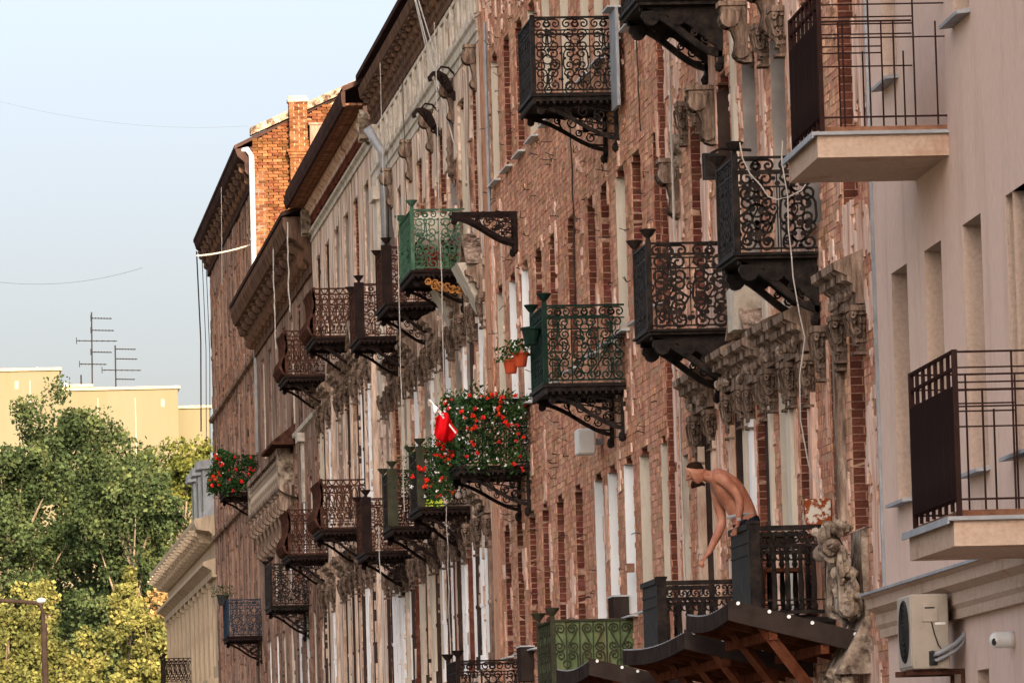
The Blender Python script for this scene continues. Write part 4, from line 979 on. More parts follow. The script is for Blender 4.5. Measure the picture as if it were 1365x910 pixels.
# ================================================================== THINGS ON AND BEFORE THE FACADES
# ---- timber canopies over the shops
def canopy(name, label, root_xy, Yn, Yf, xout, ztip, zwall, steps, group):
    t = thing(name, label, 'canopy', (W, Yn, 0), group=group)
    L = Yf-Yn; d = W-xout
    # roof sheet: corrugated, rising outwards
    n = int(L/.09); vs = []; fs = []
    for i in range(n+1):
        y = L*i/n; dz = .018*(i % 2)
        sag = -.10*math.sin(math.pi*min(1, y/L*1.0))*.6
        vs += [(0, y, zwall+dz), (-d*.5, y, (zwall+ztip)/2+dz+sag*.4), (-d-.04, y, ztip+dz+sag)]
        vs += [(0, y, zwall+dz-.012), (-d*.5, y, (zwall+ztip)/2+dz+sag*.4-.012), (-d-.04, y, ztip+dz+sag-.012)]
    for i in range(n):
        a, b = i*6, i*6+6
        fs += [(a, a+1, b+1, b), (a+1, a+2, b+2, b+1), (a+3, b+3, b+4, a+4), (a+4, b+4, b+5, a+5), (a+2, a+5, b+5, b+2)]
    g = MB(); g.add(vs, fs); g.build('roof_sheet', 'zinc', t)
    g = MB(); g.add([(.02, -.03, zwall-.17), (.02, .0, zwall-.17), (-d-.06, 0, ztip-.17), (-d-.06, -.03, ztip-.17), (.02, -.03, zwall+.03), (.02, 0, zwall+.03), (-d-.06, 0, ztip+.03), (-d-.06, -.03, ztip+.03)], [(0, 1, 2, 3), (7, 6, 5, 4), (0, 4, 5, 1), (1, 5, 6, 2), (2, 6, 7, 3), (3, 7, 4, 0)])
    fb = g.build('end_fascia', 'fascia', t)
    for q in (.03, .27, .42, .60, .93):
        g = MB(); x = -d*(1-q); z = ztip+(zwall-ztip)*q
        vv, ff = _cyl((x, -.035, z), .018, .02); g.add(vv, ff); g.build('bolt', 'bolt', fb)
    g = MB()
    m = 12
    for i in range(m):
        y0, y1 = L*i/m, L*(i+1)/m
        s0, s1 = -.06*math.sin(math.pi*y0/L), -.06*math.sin(math.pi*y1/L)
        g.add([(-d-.05, y0, ztip+s0-.16), (-d-.02, y0, ztip+s0-.16), (-d-.02, y1, ztip+s1-.16), (-d-.05, y1, ztip+s1-.16), (-d-.05, y0, ztip+s0+.0), (-d-.02, y0, ztip+s0), (-d-.02, y1, ztip+s1), (-d-.05, y1, ztip+s1)], [(0, 1, 2, 3), (7, 6, 5, 4), (0, 4, 5, 1), (1, 5, 6, 2), (2, 6, 7, 3), (3, 7, 4, 0)])
    g.build('front_fascia', 'fascia', t)
    for i in range(max(3, int(L/.75))):
        y = .06+i*(L-.2)/max(2, int(L/.75)-1)
        g = MB(); sl = (ztip-zwall)/d
        g.add([(0, y, zwall-.16), (0, y+.08, zwall-.16), (-d, y+.08, ztip-.18), (-d, y, ztip-.18), (0, y, zwall-.03), (0, y+.08, zwall-.03), (-d, y+.08, ztip-.05), (-d, y, ztip-.05)], [(0, 1, 2, 3), (7, 6, 5, 4), (0, 4, 5, 1), (1, 5, 6, 2), (2, 6, 7, 3), (3, 7, 4, 0)])
        g.build('rafter', 'wood_red', t)
        if i % 2 == 0:
            g = MB(); g.tube([(-d*.78, y+.04, ztip-.22), (-.02, y+.04, zwall-1.15)], .055, 4); g.build('strut', 'wood_red', t)
    for q in (.3, .7):
        g = MB(); x = -d*q; z = zwall+(ztip-zwall)*q
        g.box(x-.04, x+.04, .02, L-.02, z-.26, z-.17); g.build('purlin', 'wood_red', t)
    return t
cg = 'timber canopies over the shop fronts'
xo, _ = onY(976, 800, 57.1)
canopy('shop_canopy', 'dark edged timber canopy nearest the pink house, under the leaning man', None, 57.0, 60.2, xo, onY(976, 803, 57.1)[1], onY(1163, 848, 57.1)[1], 1, cg)
xo, _ = onY(918, 845, 60.6)
canopy('shop_canopy', 'second timber canopy, its wavy tin edge below the left balustrade', None, 60.5, 66.0, xo, onY(935, 842, 60.6)[1], onY(1100, 880, 60.6)[1], 1, cg)
xo, _ = onY(790, 880, 69.6)
canopy('shop_canopy', 'lowest timber canopy cut by the bottom edge before the green balcony', None, 69.5, 73.2, xo, onY(788, 880, 69.6)[1], onY(900, 915, 69.6)[1], 1, cg)

# ---- air conditioner, camera on the pink house
ay, az = pkp(1287, 850); 
ac = thing('air_conditioner', 'beige outdoor air conditioner unit on a rusty bracket on the pink wall', 'air conditioner', (0, 0, 0))
c_, s_ = math.cos(-.02), math.sin(-.02)
def pk_world(x, y, z=0): return (W+c_*x-s_*y, YP+s_*x+c_*y, z)
ac.location = pk_world(0, ay); ac.rotation_euler.z = -.02
zb = pkp(1270, 893)[1]; x1, x0 = -.14, -.46; H = .64; D = .80
g = MB(); g.box(x0, x1, -.0, D, zb, zb+H); bm = None
o = g.build('casing', 'plastic_beige', ac); bv = o.modifiers.new('b', 'BEVEL'); bv.width = .012; bv.segments = 2
g = MB(); g.box(x0-.012, x0+.03, .02, D-.02, zb+.02, zb+H-.01); o = g.build('front_panel', 'plastic_beige', ac); bv = o.modifiers.new('b', 'BEVEL'); bv.width = .01; bv.segments = 2
g = MB()
for rr_ in (.26, .21, .16, .11, .06):
    pts = [(x0-.02, .36+rr_*math.cos(a), zb+.33+rr_*math.sin(a)) for a in np.linspace(0, 2*math.pi, 25)]; g.tube(pts, .008, 5)
for k in range(8): a = k*math.pi/4; g.tube([(x0-.02, .36+.05*math.cos(a), zb+.33+.05*math.sin(a)), (x0-.02, .36+.27*math.cos(a), zb+.33+.27*math.sin(a))], .006, 4)
g.build('fan_grille', 'plastic_dark', ac)
g = MB(); vv, ff = _cyl((0, 0, 0), .27, .02, 24); g.add([(x0-.013+v[1]*.2, .36+v[0], zb+.33+v[2]) for v in vv], ff); g.build('fan_opening', 'plastic_dark', ac)
g = MB(); g.box(x0+.09, x1-.09, -.014, 0, zb+.40, zb+.565); o = g.build('service_cover', 'plastic_beige', ac); bv = o.modifiers.new('b', 'BEVEL'); bv.width = .012; bv.segments = 2
g = MB(); g.box(x0+.115, x1-.12, -.018, -.013, zb+.515, zb+.527); g.build('handle_slot', 'plastic_dark', ac)
g = MB(); g.box(x0+.20, x1-.03, -.004, 0, zb+.375, zb+.395); g.build('rating_label', 'plastic_white', ac)
g = MB(); g.tube([(x0+.17, -.01, zb+.40), (x0+.19, -.02, zb+.30), (x0+.22, -.03, zb+.20), (x0+.25, -.03, zb+.16)], .006, 6); g.build('wire', 'cable_dark', ac)
g = MB()
for dz, r in ((.0, .022), (-.055, .015)):
    g.tube([(x0+.17, -.03, zb+.12+dz), (x0+.22, -.05, zb+.13+dz), (-.10, -.04, zb+.20+dz), (-.03, -.01, zb+.26+dz), (.0, .0, zb+.30+dz*.3)], r, 8)
g.build('pipe', 'zinc', ac, smooth=True)
g = MB(); g.box(x0+.14, x0+.21, -.03, 0, zb+.03, zb+.15); g.blob((x0+.17, -.035, zb+.13), .025); g.blob((x0+.17, -.035, zb+.06), .025); g.build('valve', 'plastic_dark', ac)
g = MB()
for yy in (.08, D-.1): g = MB(); g.box(x0-.05, 0, yy, yy+.05, zb-.05, zb-.002); g.box(-.03, 0, yy+.001, yy+.049, zb-.4, zb-.05); g.build('wall_bracket', 'iron_rust', ac)
cy, cz = pkp(1352, 852)
cc = thing('security_camera', 'small white security camera on the pink wall right of the air conditioner', 'camera', pk_world(0, cy, cz), -.02)
g = MB()
prof = [(.0, .0), (.07, .0), (.07, .05), (.066, .06), (.066, .12), (.062, .14)]
def hx(prof, n=16):
    vs = []; fs = []
    for (r, x) in prof:
        for j in range(n): q = 2*math.pi*j/n; vs.append((-x, r*math.cos(q), r*math.sin(q)))
    for i in range(len(prof)-1):
        for j in range(n): fs.append((i*n+j, i*n+(j+1) % n, (i+1)*n+(j+1) % n, (i+1)*n+j))
    return vs, fs
g.add(*hx(prof)); g.build('base', 'plastic_white', cc, smooth=True)
g = MB(); g.blob((-.14, 0, 0), .066, 16, 10, 0); g.build('dome', 'plastic_white', cc, smooth=True)
g = MB(); vv, ff = _cyl((0, 0, 0), .03, .03, 12); g.add([(-.175+v[0]*.6, -.045+v[1], -.015+v[2]) for v in vv], ff); g.build('lens', 'glass_dark', cc)

# ---- cables, pipes
def cable(label, pts, r, m='cable_light', name='cable', cat='cable', group=None):
    p0 = Vector(pts[0]); g = MB(); g.tube([Vector(p)-p0 for p in pts], r, 5)
    return tag(g.build(name, m, None, p0), label, cat, group)
def hang(px, py0, py1, x, sway=.03, n=9):
    """cable hanging straight down in front of the facade, px at py0"""
    X = W-x; Y, z0 = onX(px, py0, X); _, z1 = onX(px, py1, X)
    return [(X+rnd.uniform(-sway, sway)*.4, Y+rnd.uniform(-sway, sway)*2, z0+(z1-z0)*i/n) for i in range(n+1)]
gh = 'cables hanging down the facades'
cable('white cable running down the joint between the ornate and the plain brick house', hang(889, -10, 830, .10, 0), .014, group=gh)
cable('thin pale pipe down the near corner strip of the frieze house', hang(646, 30, 300, .10, 0), .028, 'zinc', 'thin_pipe', 'pipe')
cable('pale cable hanging from the eaves through the bright green balcony', hang(579, 30, 560, .60), .008, group=gh)
cable('thin cable beside the geranium balcony, hanging to the lower balconies', hang(594, 640, 905, .9), .008, group=gh)
cable('thin dark cable hanging from the frieze house eaves to the bellied balconies', hang(535, 40, 300, .33), .008, 'cable_dark', group=gh)
cable('cable hanging before the rusty upper balconies', hang(528, 250, 690, 1.1), .008, group=gh)
cable('cable dropping from the boarded eaves before the plastered house', hang(507, 84, 330, .33), .008, group=gh)
cable('pale cable over the lower rusty balconies', hang(505, 700, 900, 1.1), .008, group=gh)
cable('thin cable crossing the dark eaves of the brown house', hang(383, 296, 420, .66), .016, group=gh)
cable('second thin cable crossing the dark eaves of the brown house', hang(364, 330, 470, .66), .016, group=gh)
cable('thin cable down the middle of the plain brick house', hang(759, 130, 420, .05), .011, 'cable_dark', group=gh)
cable('thin dark wire down the plain wall under the top balcony', hang(848, 0, 180, .05), .009, 'cable_dark', group=gh)
for i, (pa, pb, lab) in enumerate((((553, -5, .36), (609, 205, .06), 'nearest of the slanting wires from the frieze house eaves'), ((556, -5, .34), (600, 130, .06), 'middle slanting wire from the frieze house eaves'), ((553, 0, .34), (583, 122, .08), 'shortest slanting wire from the frieze house eaves'))):
    A = onX(pa[0], pa[1], W-pa[2]); B = onX(pb[0], pb[1], W-pb[2])
    cable(lab, [(W-pa[2], A[0], A[1]), ((W*2-pa[2]-pb[2])/2, (A[0]+B[0])/2, (A[1]+B[1])/2-.05), (W-pb[2], B[0], B[1])], .012, group='slanting wires from the eaves')
gp = [hang(511, 205, 345, .12, 0)[0], hang(511, 205, 345, .12, 0)[-1]]
g = MB(); p0 = Vector(gp[1]); g.tube([Vector(gp[0])-p0+Vector((-.3, 0, .5)), Vector(gp[0])-p0, (0, 0, 0)], .085, 10)
o = tag(g.build('drainpipe', 'zinc', None, p0, True), 'grey drainpipe between the frieze house and the plastered house', 'drainpipe')
# loose cable looped over the nearest scrollwork balcony
YB = 58.85; pts = [v3(x, y, YB-.05) for x, y in ((986, 190), (990, 212), (1000, 232), (1014, 247), (1024, 262), (1036, 266), (1052, 262), (1068, 254), (1074, 246))]
cable('white cable looped across the nearest black scrollwork balcony', pts, .007)
pts = [v3(x, y, YB-.08) for x, y in ((1043, 188), (1042, 215), (1050, 262), (1051, 305), (1055, 340), (1057, 368), (1066, 420), (1073, 450), (1066, 500), (1067, 560), (1078, 620), (1098, 662))]
cable('long pale cable hanging from the nearest scrollwork balcony down to the rusty sheet', pts, .007)
pts = [(onX(1263, 176, W-.35)[0], 0)]; Yc = pts[0][0]
cable('thin cord hanging from the corner of the upper pink balcony', [v3(1256, 176, 54.2), v3(1260, 240, 54.2), v3(1262, 330, 54.2)], .008, 'cable_light')
# wires across the sky
def sky_wire(label, a, b, sag, Y, r=.012, m='cable_dark'):
    A, B = v3(*a, Y), v3(*b, Y); n = 14
    cable(label, [A.lerp(B, i/n)-Vector((0, 0, sag*4*(i/n)*(1-i/n))) for i in range(n+1)], r, m, 'overhead_wire', 'wire', 'wires across the sky')
sky_wire('faint wire across the sky below the middle, ending in the open sky', (-30, 372), (190, 357), .25, 150, .004)
sky_wire('faint high wire across the upper sky toward the tall house', (-20, 130), (332, 168), .3, 156, .0018)
sky_wire('pale wire from the far corner of the tall house to its white drainpipe', (262, 341), (338, 325), .05, 158.5, .022, 'cable_light')
for px, lab in ((265, 'leftmost vertical wire hanging beside the tall house'), (272, 'middle vertical wire hanging beside the tall house'), (277, 'rightmost vertical wire hanging beside the tall house')):
    A = v3(px-3, 335, 181.5); B = v3(px+3, 575+(px-265)*3, 181.5); cable(lab, [A, A.lerp(B, .5)+Vector((.06, 0, 0)), B], .022 if px == 265 else .012, 'cable_dark', group='vertical wires beside the tall house')
cable('thin wire hanging over the corner of the tall house eaves', [v3(295, 250, 165), v3(296, 380, 165)], .010)

# ---- little fixtures
def place(name, label, cat, X, px, py, group=None):
    Y, z = onX(px, py, X); return thing(name, label, cat, (X, Y, z), 0, group)
t = place('plastic_box', 'pale plastic box fixed under the dark green balcony', 'box', W-.25, 780, 589)
g = MB(); g.box(-.12, .12, -.2, .2, -.17, .17); o = g.build('box', 'plastic_white', t); bv = o.modifiers.new('b', 'BEVEL'); bv.width = .03; bv.segments = 3
g = MB(); g.box(.12, .24, -.04, .04, -.04, .04); g.build('arm', 'zinc', t)
t = place('floodlight', 'black floodlight on an arm left of the nearest scrollwork balcony', 'floodlight', W-.45, 948, 222)
g = MB(); g.box(-.09, .09, -.06, .06, -.14, .14); g.build('housing', 'plastic_dark', t)
g = MB(); g.box(-.075, .075, -.066, -.058, -.12, .12); g.build('lens', 'iron_black', t)
g = MB(); g.tube([(0, 0, .14), (.1, 0, .19), (.45, .1, .18)], .018, 6); g.build('arm', 'iron_black', t)
t = place('wall_socket', 'small tan junction box on the white jamb above the green sheet balcony', 'junction box', W-.04, 840, 757)
g = MB(); g.box(-.05, .05, -.06, .06, -.05, .06); g.build('box', 'wood_soffit', t); g = MB(); g.box(-.055, -.05, -.04, .04, -.03, .04); g.build('lid', 'jamb_cream', t)
for px, py, lab in ((701, 885, 'dark shutter board beside the bottom rusty balcony'), (825, 822, 'dark shutter board above the green sheet balcony'), (818, 40, 'grey board leaning on the top scrollwork balcony')):
    t = place('shutter_board', lab, 'board', W-.12, px, py)
    g = MB(); g.box(-.10, .10, -.3, .3, -.25, .25) if px != 818 else g.box(-.02, .02, -.35, .3, -1.0, .25); g.build('board', 'fascia' if px != 818 else 'zinc', t); g = MB(); g.box(-.11, .11, -.31, .31, .25, .27); g.build('edge', 'zinc_light', t)
# rusty sheet-metal box and wooden chair on the man's balcony
t = thing('rusty_box', 'rusty white sheet metal hood hanging on the balcony rail beside the carved stone', 'metal box', tuple(v3(1088, 705, 59.2)))
bx0 = onY(1072, 690, 59.2)[0]-t.location.x; bx1 = onY(1106, 690, 59.2)[0]-t.location.x
g = MB(); n = 8
for i in range(n):
    a, b = bx0+(bx1-bx0)*i/n, bx0+(bx1-bx0)*(i+1)/n
    g.add([(a, -.08, -.03*((i*7) % 3)), (b, -.08, -.03*((i*5+2) % 3)), (b, -.09, .30), (a, -.09, .30)], [(0, 1, 2, 3)])
g.box(bx0, bx1, -.09, .20, .27, .30); g.box(bx0, bx0+.008, -.08, .20, -.02, .27); g.box(bx1-.008, bx1, -.08, .20, -.05, .27)
g.build('hood', 'rusty_white', t)
fl = 3.88
t = thing('wooden_chair', 'worn wooden chair behind the black balusters', 'chair', (W-.32, 60.3, fl))
g = MB(); g.box(-.20, .20, -.2, .2, .42, .46); g.build('seat', 'wood_red', t)
for x in (-.18, .18):
    for y in (-.18, .18): g = MB(); g.tube([(x*1.15, y, 0), (x, y, .42)], .02, 6); g.build('leg', 'wood_red', t)
for x in (-.18, .18): g = MB(); g.tube([(x, .18, .46), (x, .24, .88)], .018, 6); g.build('back_post', 'wood_red', t)
g = MB(); g.box(-.19, .19, .215, .235, .70, .84); g.build('backrest', 'wood_red', t)
# hanging pots on the dark green balcony
def pot(label, X, px, py, m, r=.11, plant=True, wide=1.0, group=None, name='flower_pot'):
    t = place(name, label, 'flower pot', X, px, py, group)
    g = MB(); g.lathe([(r*.68, -r*.8), (r*.95, r*.7), (r*1.08, r*.72), (r*1.08, r*.95), (r*.9, r*.95), (r*.85, r*.6)], (0, 0, 0), 14)
    if wide != 1.0: g.v = [(v[0], v[1]*wide, v[2]) for v in g.v]
    g.build('pot', m, t, smooth=False)
    if plant:
        g = MB(); rs = random.Random(int(px*7+py))
        for q in range(150):
            a = rs.uniform(0, 6.28); k = rs.random()**.5*r*2.0; c = Vector((k*math.cos(a), k*math.sin(a), r*1.0+rs.uniform(-.3, 1.2)*r*1.3)); leafquad(g, c, rs.uniform(.02, .04), rs)
        g.build('foliage', 'leaf_pot', t)
    return t
def leafquad(g, c, s, rs):
    n = Vector((rs.gauss(0, 1), rs.gauss(0, 1), rs.gauss(0, 1))).normalized(); a = n.orthogonal().normalized()*s; b = n.cross(a).normalized()*s*.8
    g.add([c-a, c-b*.7, c+a, c+b*.7], [(0, 1, 2, 3)])
pg = 'pots hung on the dark green balcony'
XB = W-.02-1.02
pot('orange pot with a bushy green plant, nearest the dark green post', XB-.16, 694, 480, 'terracotta', .105, group=pg)
pot('orange pot with a bushy green plant, farther and lower of the pair', XB-.20, 681, 489, 'terracotta', .105, group=pg)
pot('empty dark green planter tilted on the corner of the dark green balcony', XB-.12, 708, 449, 'iron_darkgreen', .125, False, 1.5)
pot('small dark planter with white blossom on the corner of the far blue balcony', X6-.98, 297, 800, 'plastic_dark', .16, True)

# ---- geraniums
def geraniums(name, label, org, spans, nleaf, nred, nwhite, seed, lsz=.035, fsz=.035):
    """spans: list of (x0,x1,y0,y1,z0,z1,weight) boxes of growth in local metres"""
    t = thing(name, label, 'flowers', org); rs = random.Random(seed); tot = sum(s[6] for s in spans)
    def pt(edge=0):
        q = rs.random()*tot
        for s in spans:
            q -= s[6]
            if q <= 0: break
        u = [rs.random() for _ in range(3)]
        if edge and s[1]-s[0] < .6: u[0] = rs.random()*.5
        if edge: u[1] = rs.random()*.25
        return Vector((s[0]+(s[1]-s[0])*u[0]+rs.gauss(0, .03), s[2]+(s[3]-s[2])*u[1]+rs.gauss(0, .04), s[4]+(s[5]-s[4])*u[2]+rs.gauss(0, .05)))
    g = MB()
    cl = [pt() for _ in range(nleaf//14)]
    for c in cl:
        for _ in range(14): leafquad(g, c+Vector((rs.gauss(0, .05), rs.gauss(0, .05), rs.gauss(0, .05))), rs.uniform(.5, 1.2)*lsz, rs)
    g.build('foliage', 'leaf_pot', t)
    g = MB(); 
    for q in range(10): g.blob((rs.uniform(-.6, .6)*fsz*1.2, rs.uniform(-.6, .6)*fsz*1.2, rs.uniform(-.6, .6)*fsz*1.2), fsz*.55, 5, 3, .25)
    red = g.mesh('flower', 'petal_red')
    g = MB()
    for q in range(7): g.blob((rs.uniform(-.6, .6)*fsz, rs.uniform(-.6, .6)*fsz, rs.uniform(-.6, .6)*fsz), fsz*.30, 5, 3, .25)
    white = g.mesh('flower', 'petal_white')
    for k in range(nred+nwhite):
        p = pt(1); p.y -= .06; p.x -= .03
        o = link('flower', red if k < nred else white, t, p); o.scale = (rs.uniform(.6, 1.25),)*3; o.rotation_euler = (rs.random()*6, rs.random()*6, rs.random()*6)
    return t
geraniums('geranium', 'mass of red geraniums with small white flowers covering the whole dark green balcony', (W-.56, 87.6, 7.15),
          [(-.52, .5, -.14, .06, .02, .85, 3), (-.52, .5, -.12, .12, .70, 1.05, 1.6), (-.68, -.50, -.1, 1.8, .0, 1.0, 3), (-.85, -.62, .0, 1.9, -.45, .5, 1.2), (-.3, .5, -.16, .0, -.1, .2, .35)], 8600, 80, 75, 5, .032, .027)
geraniums('geranium', 'small red geraniums on the dark iron balcony below the big flowering balcony', (W-.55, 97.6, 7.12),
          [(-.3, .3, -.1, .1, .1, .6, 1), (-.5, .2, .3, 1.6, .3, 1.1, 1)], 700, 14, 6, 8, .03)
geraniums('geranium', 'red flowers tumbling over the far dark balcony left of the tall house', (X6-.48, 158.3, 11.0),
          [(-.5, .35, -.2, .1, .0, .95, 2), (-.62, -.42, 0, 2.3, .2, 1.1, 2), (-.75, -.55, .5, 2.3, .1, .6, 1)], 3600, 44, 8, 15, .055, .040)
t = thing('flower_box', 'bright yellow-green window box on the dark iron balcony floor', 'flower box', (W-.62, 97.65, 7.13))
g = MB(); g.box(-.16, .16, -.06, .06, 0, .08); g.box(-.11, .14, -.05, .05, .08, .13); g.build('box', 'yellow_green', t); g = MB(); g.box(-.17, .17, -.065, .065, .055, .075); g.build('rim', 'yellow_green', t)
# things on the bright green balcony
t = thing('watering_can', 'red plastic watering can on the bright green balcony', 'watering can', (W-.50, 98.6, 10.98))
g = MB(); g.lathe([(.13, 0), (.14, .05), (.13, .4), (.08, .5)], (0, 0, 0), 12); g.build('body', 'frame_red', t); g = MB(); g.tube([(-.1, 0, .1), (-.3, 0, .42)], .025, 6); g.build('spout', 'frame_red', t); g = MB(); g.tube([(.12, 0, .1), (.25, 0, .3), (.06, 0, .48)], .018, 6); g.build('handle', 'frame_red', t)
t = thing('folded_cloth', 'folded cream cloth on the bright green balcony', 'cloth', (W-.35, 98.9, 10.98))
g = MB(); g.lathe([(.05, 0), (.07, .3), (.30, .62), (.34, .95), (.26, 1.05), (.04, 1.1)], (0, 0, 0), 12); g.build('cloth', 'jamb_cream', t); g = MB(); g.tube([(0, 0, 0), (0, 0, 1.15)], .02, 6); g.build('pole', 'zinc', t)
for px, lab in ((560, 'green flower pot at the left on the bright green balcony'), (598, 'green flower pot at the right on the bright green balcony')):
    t = thing('flower_pot', lab, 'flower pot', (v3(px, 350, 97.9).x, 97.9, 10.98), group='pots on the bright green balcony')
    g = MB(); g.lathe([(.09, 0), (.12, .22), (.13, .22), (.13, .26), (.11, .26)], (0, 0, 0), 12); g.build('pot', 'sheet_green', t)
    g = MB(); rs = random.Random(px)
    for q in range(120): leafquad(g, Vector((rs.gauss(0, .09), rs.gauss(0, .09), .38+rs.gauss(0, .12))), .035, rs)
    g.build('foliage', 'leaf_pot', t)
# orange scroll remains under the bright green balcony
g = MB()
for k in range(7): g.ribbon(sscroll((-.78+k*.10, -.05-.03*k), (-.70+k*.10, -.13-.02*k), .06, 1 if k % 2 else -1, 'S', 1.2, 9), .024, .05)
t = tag(g.build('scroll_ornament', 'iron_orange', None, (W+.15, 97.25, 10.83)), 'orange rusted scroll ornament under the bright green balcony', 'ornament')
# flag
ft = thing('flag', 'limp white and red flag on a short pole at the geranium balcony', 'flag', tuple(v3(607, 585, 86.95)))
fo = ft.location
def fpt(x, y, dy=0): return Vector(v3(x, y, 86.95+dy))-fo
g = MB(); g.tube([fpt(610, 580), fpt(572, 532)], .014, 6); g.build('pole', 'white_paint', ft)
def cloth(name, m, top, bot, nu, nv, seed):
    rs = random.Random(seed); g = MB(); vs = []; fs = []
    for i in range(nu+1):
        u = i/nu
        for j in range(nv+1):
            v = j/nv; a = interp(top, u); b = interp(bot, u)
            p = fpt(a[0]+(b[0]-a[0])*v, a[1]+(b[1]-a[1])*v, .09*math.sin(u*9+v*2)*(.4+v)+.03*math.sin(u*21)); vs.append(p)
    for i in range(nu):
        for j in range(nv): fs.append((i*(nv+1)+j, (i+1)*(nv+1)+j, (i+1)*(nv+1)+j+1, i*(nv+1)+j+1))
    g.add(vs, fs); o = g.build(name, m, ft, smooth=True); sd = o.modifiers.new('s', 'SOLIDIFY'); sd.thickness = .006
def interp(pts, u):
    k = u*(len(pts)-1); i = min(int(k), len(pts)-2); f = k-i
    return (pts[i][0]*(1-f)+pts[i+1][0]*f, pts[i][1]*(1-f)+pts[i+1][1]*f)
cloth('white_stripe', 'flag_white', [(572, 532), (582, 541), (592, 552)], [(578, 551), (583, 551), (591, 553)], 12, 6, 1)
cloth('red_stripe', 'flag_red', [(582, 556), (588, 549), (597, 550), (603, 566), (611, 574)], [(579, 578), (582, 585), (592, 590), (601, 587), (609, 577)], 24, 12, 2)

# ================================================================== THE MAN
YM = 60.15
def mp_(x, y, dy=0): return Vector(v3(x, y, YM+dy))
man = thing('person', 'shirtless bearded man in dark jeans leaning out over the black balcony rail', 'person', (0, 0, 0))
man.location = (mp_(992, 690).x, YM+.0, fl); mo = man.location
def skin_mesh(name, nodes, edges, m, sub=2, root=0):
    me = bpy.data.meshes.new(name); me.from_pydata([Vector(n[0])-mo for n in nodes], [], []); 
    me = bpy.data.meshes.new(name); me.from_pydata([tuple(Vector(n[0])-mo) for n in nodes], edges, [])
    o = bpy.data.objects.new(name, me); COL.objects.link(o)
    sk = o.modifiers.new('skin', 'SKIN'); sk.use_smooth_shade = True
    for i, n in enumerate(nodes):
        r = n[1]; me.skin_vertices[0].data[i].radius = r if isinstance(r, tuple) else (r, r)
        me.skin_vertices[0].data[i].use_root = (i == root)
    ss = o.modifiers.new('sub', 'SUBSURF'); ss.levels = sub; ss.render_levels = sub
    dg = bpy.context.evaluated_depsgraph_get(); ev = o.evaluated_get(dg); nm = bpy.data.meshes.new_from_object(ev)
    bpy.data.objects.remove(o); nm.name = name; nm.materials.clear(); nm.materials.append(MATS[m])
    nm.polygons.foreach_set('use_smooth', [True]*len(nm.polygons))
    return link(name, nm, man)
N = []; E_ = []
def nd(p, r, parent=None):
    N.append((p, r)); i = len(N)-1
    if parent is not None: E_.append((parent, i))
    return i
pel = nd(mp_(991, 693), (.135, .165)); wai = nd(mp_(986.5, 675), (.132, .155), pel); rib = nd(mp_(975, 657), (.155, .172), wai); che = nd(mp_(963, 642), (.150, .185), rib)
nkb = nd(mp_(952, 635), (.075, .085), che); nk = nd(mp_(944, 635.5), (.058, .06), nkb)
hd0 = nd(mp_(936, 632), (.080, .070), nk); hd1 = nd(mp_(926, 628.5), (.102, .082), hd0); hd2 = nd(mp_(918.5, 629), (.078, .070), hd1)
jw_ = nd(mp_(929.5, 642), (.060, .052), hd1); chn = nd(mp_(929, 647.5), (.040, .036), jw_)
nb = nd(mp_(917.5, 637.5), (.026, .022), hd2); nt_ = nd(mp_(914.3, 640.5), (.014, .010), nb)
for s in (-1, 1):
    ea = nd(mp_(930.5, 634, s*.085), (.012, .022), hd1)
def hand(wr, palm_dir, curl_dir, side_dir, par, k=1.0, L=(.070, .078, .072, .058), curl=.55):
    """palm + five fingers rooted in the palm"""
    p0 = N[wr][0]; d = palm_dir.normalized(); c = curl_dir.normalized(); sd = side_dir.normalized()
    pm = nd(p0+d*.05*k, (.036*k, .020*k), wr); p2 = nd(p0+d*.085*k, (.040*k, .018*k), pm)
    for i in range(4):
        o = (i-1.5)*.020*k
        a = nd(p0+d*.095*k+sd*o, .0095*k, p2)
        q = d*math.cos(curl)+c*math.sin(curl); b = nd(p0+d*.095*k+sd*o+q*L[i]*.5*k, .0088*k, a)
        q2 = d*math.cos(curl*2.2)+c*math.sin(curl*2.2); nd(N[b][0]+q2*L[i]*.5*k, .0075*k, b)
    t0 = nd(p0+d*.035*k-sd*.035*k+c*.010, .012*k, pm); t1 = nd(N[t0][0]+(d*.7-sd*.5+c*.5).normalized()*.035*k, .0105*k, t0); nd(N[t1][0]+(d*.9+c*.5).normalized()*.028*k, .009*k, t1)
# near (left) arm: elbow back, hand on the corner post
shL = nd(mp_(956, 633, -.17), (.080, .075), che); upL = nd(mp_(970, 643, -.22), (.064, .060), shL); elL = nd(mp_(985.5, 662, -.24), .047, upL); foL = nd(mp_(986.5, 673, -.25), .046, elL); wrL = nd(mp_(984.5, 693, -.25), (.030, .026), foL)
hand(wrL, Vector((-.25, .1, -1)), Vector((-.7, 0, -.3)), Vector((.8, .4, -.2)), None, .95, curl=.30)
# far (right) arm: reaching down
shR = nd(mp_(955, 645, .16), (.078, .072), che); upR = nd(mp_(957, 668, .17), (.064, .060), shR); elR = nd(mp_(963.5, 695, .15), .048, upR); foR = nd(mp_(957, 711, .10), .050, elR); wrR = nd(mp_(944.5, 737, .04), (.030, .027), foR)
hand(wrR, Vector((-.6, -.1, -.62)), Vector((.3, .1, -.9)), Vector((.4, -.85, .0)), None, 1.05, curl=.85)
# legs
for s in (-1, 1):
    hp = nd(mp_(996, 702, s*.09), .105, pel); kn = nd(mp_(1003, 752, s*.11), .072, hp); an = nd(mp_(1008, 797, s*.11), .048, kn)
    ft_ = nd(Vector((N[an][0].x, N[an][0].y, fl+.05)), .045, an); nd(Vector((N[an][0].x-.17, N[an][0].y, fl+.035)), .04, ft_)
bodyo = skin_mesh('body', N, E_, 'skin', 2, pel)
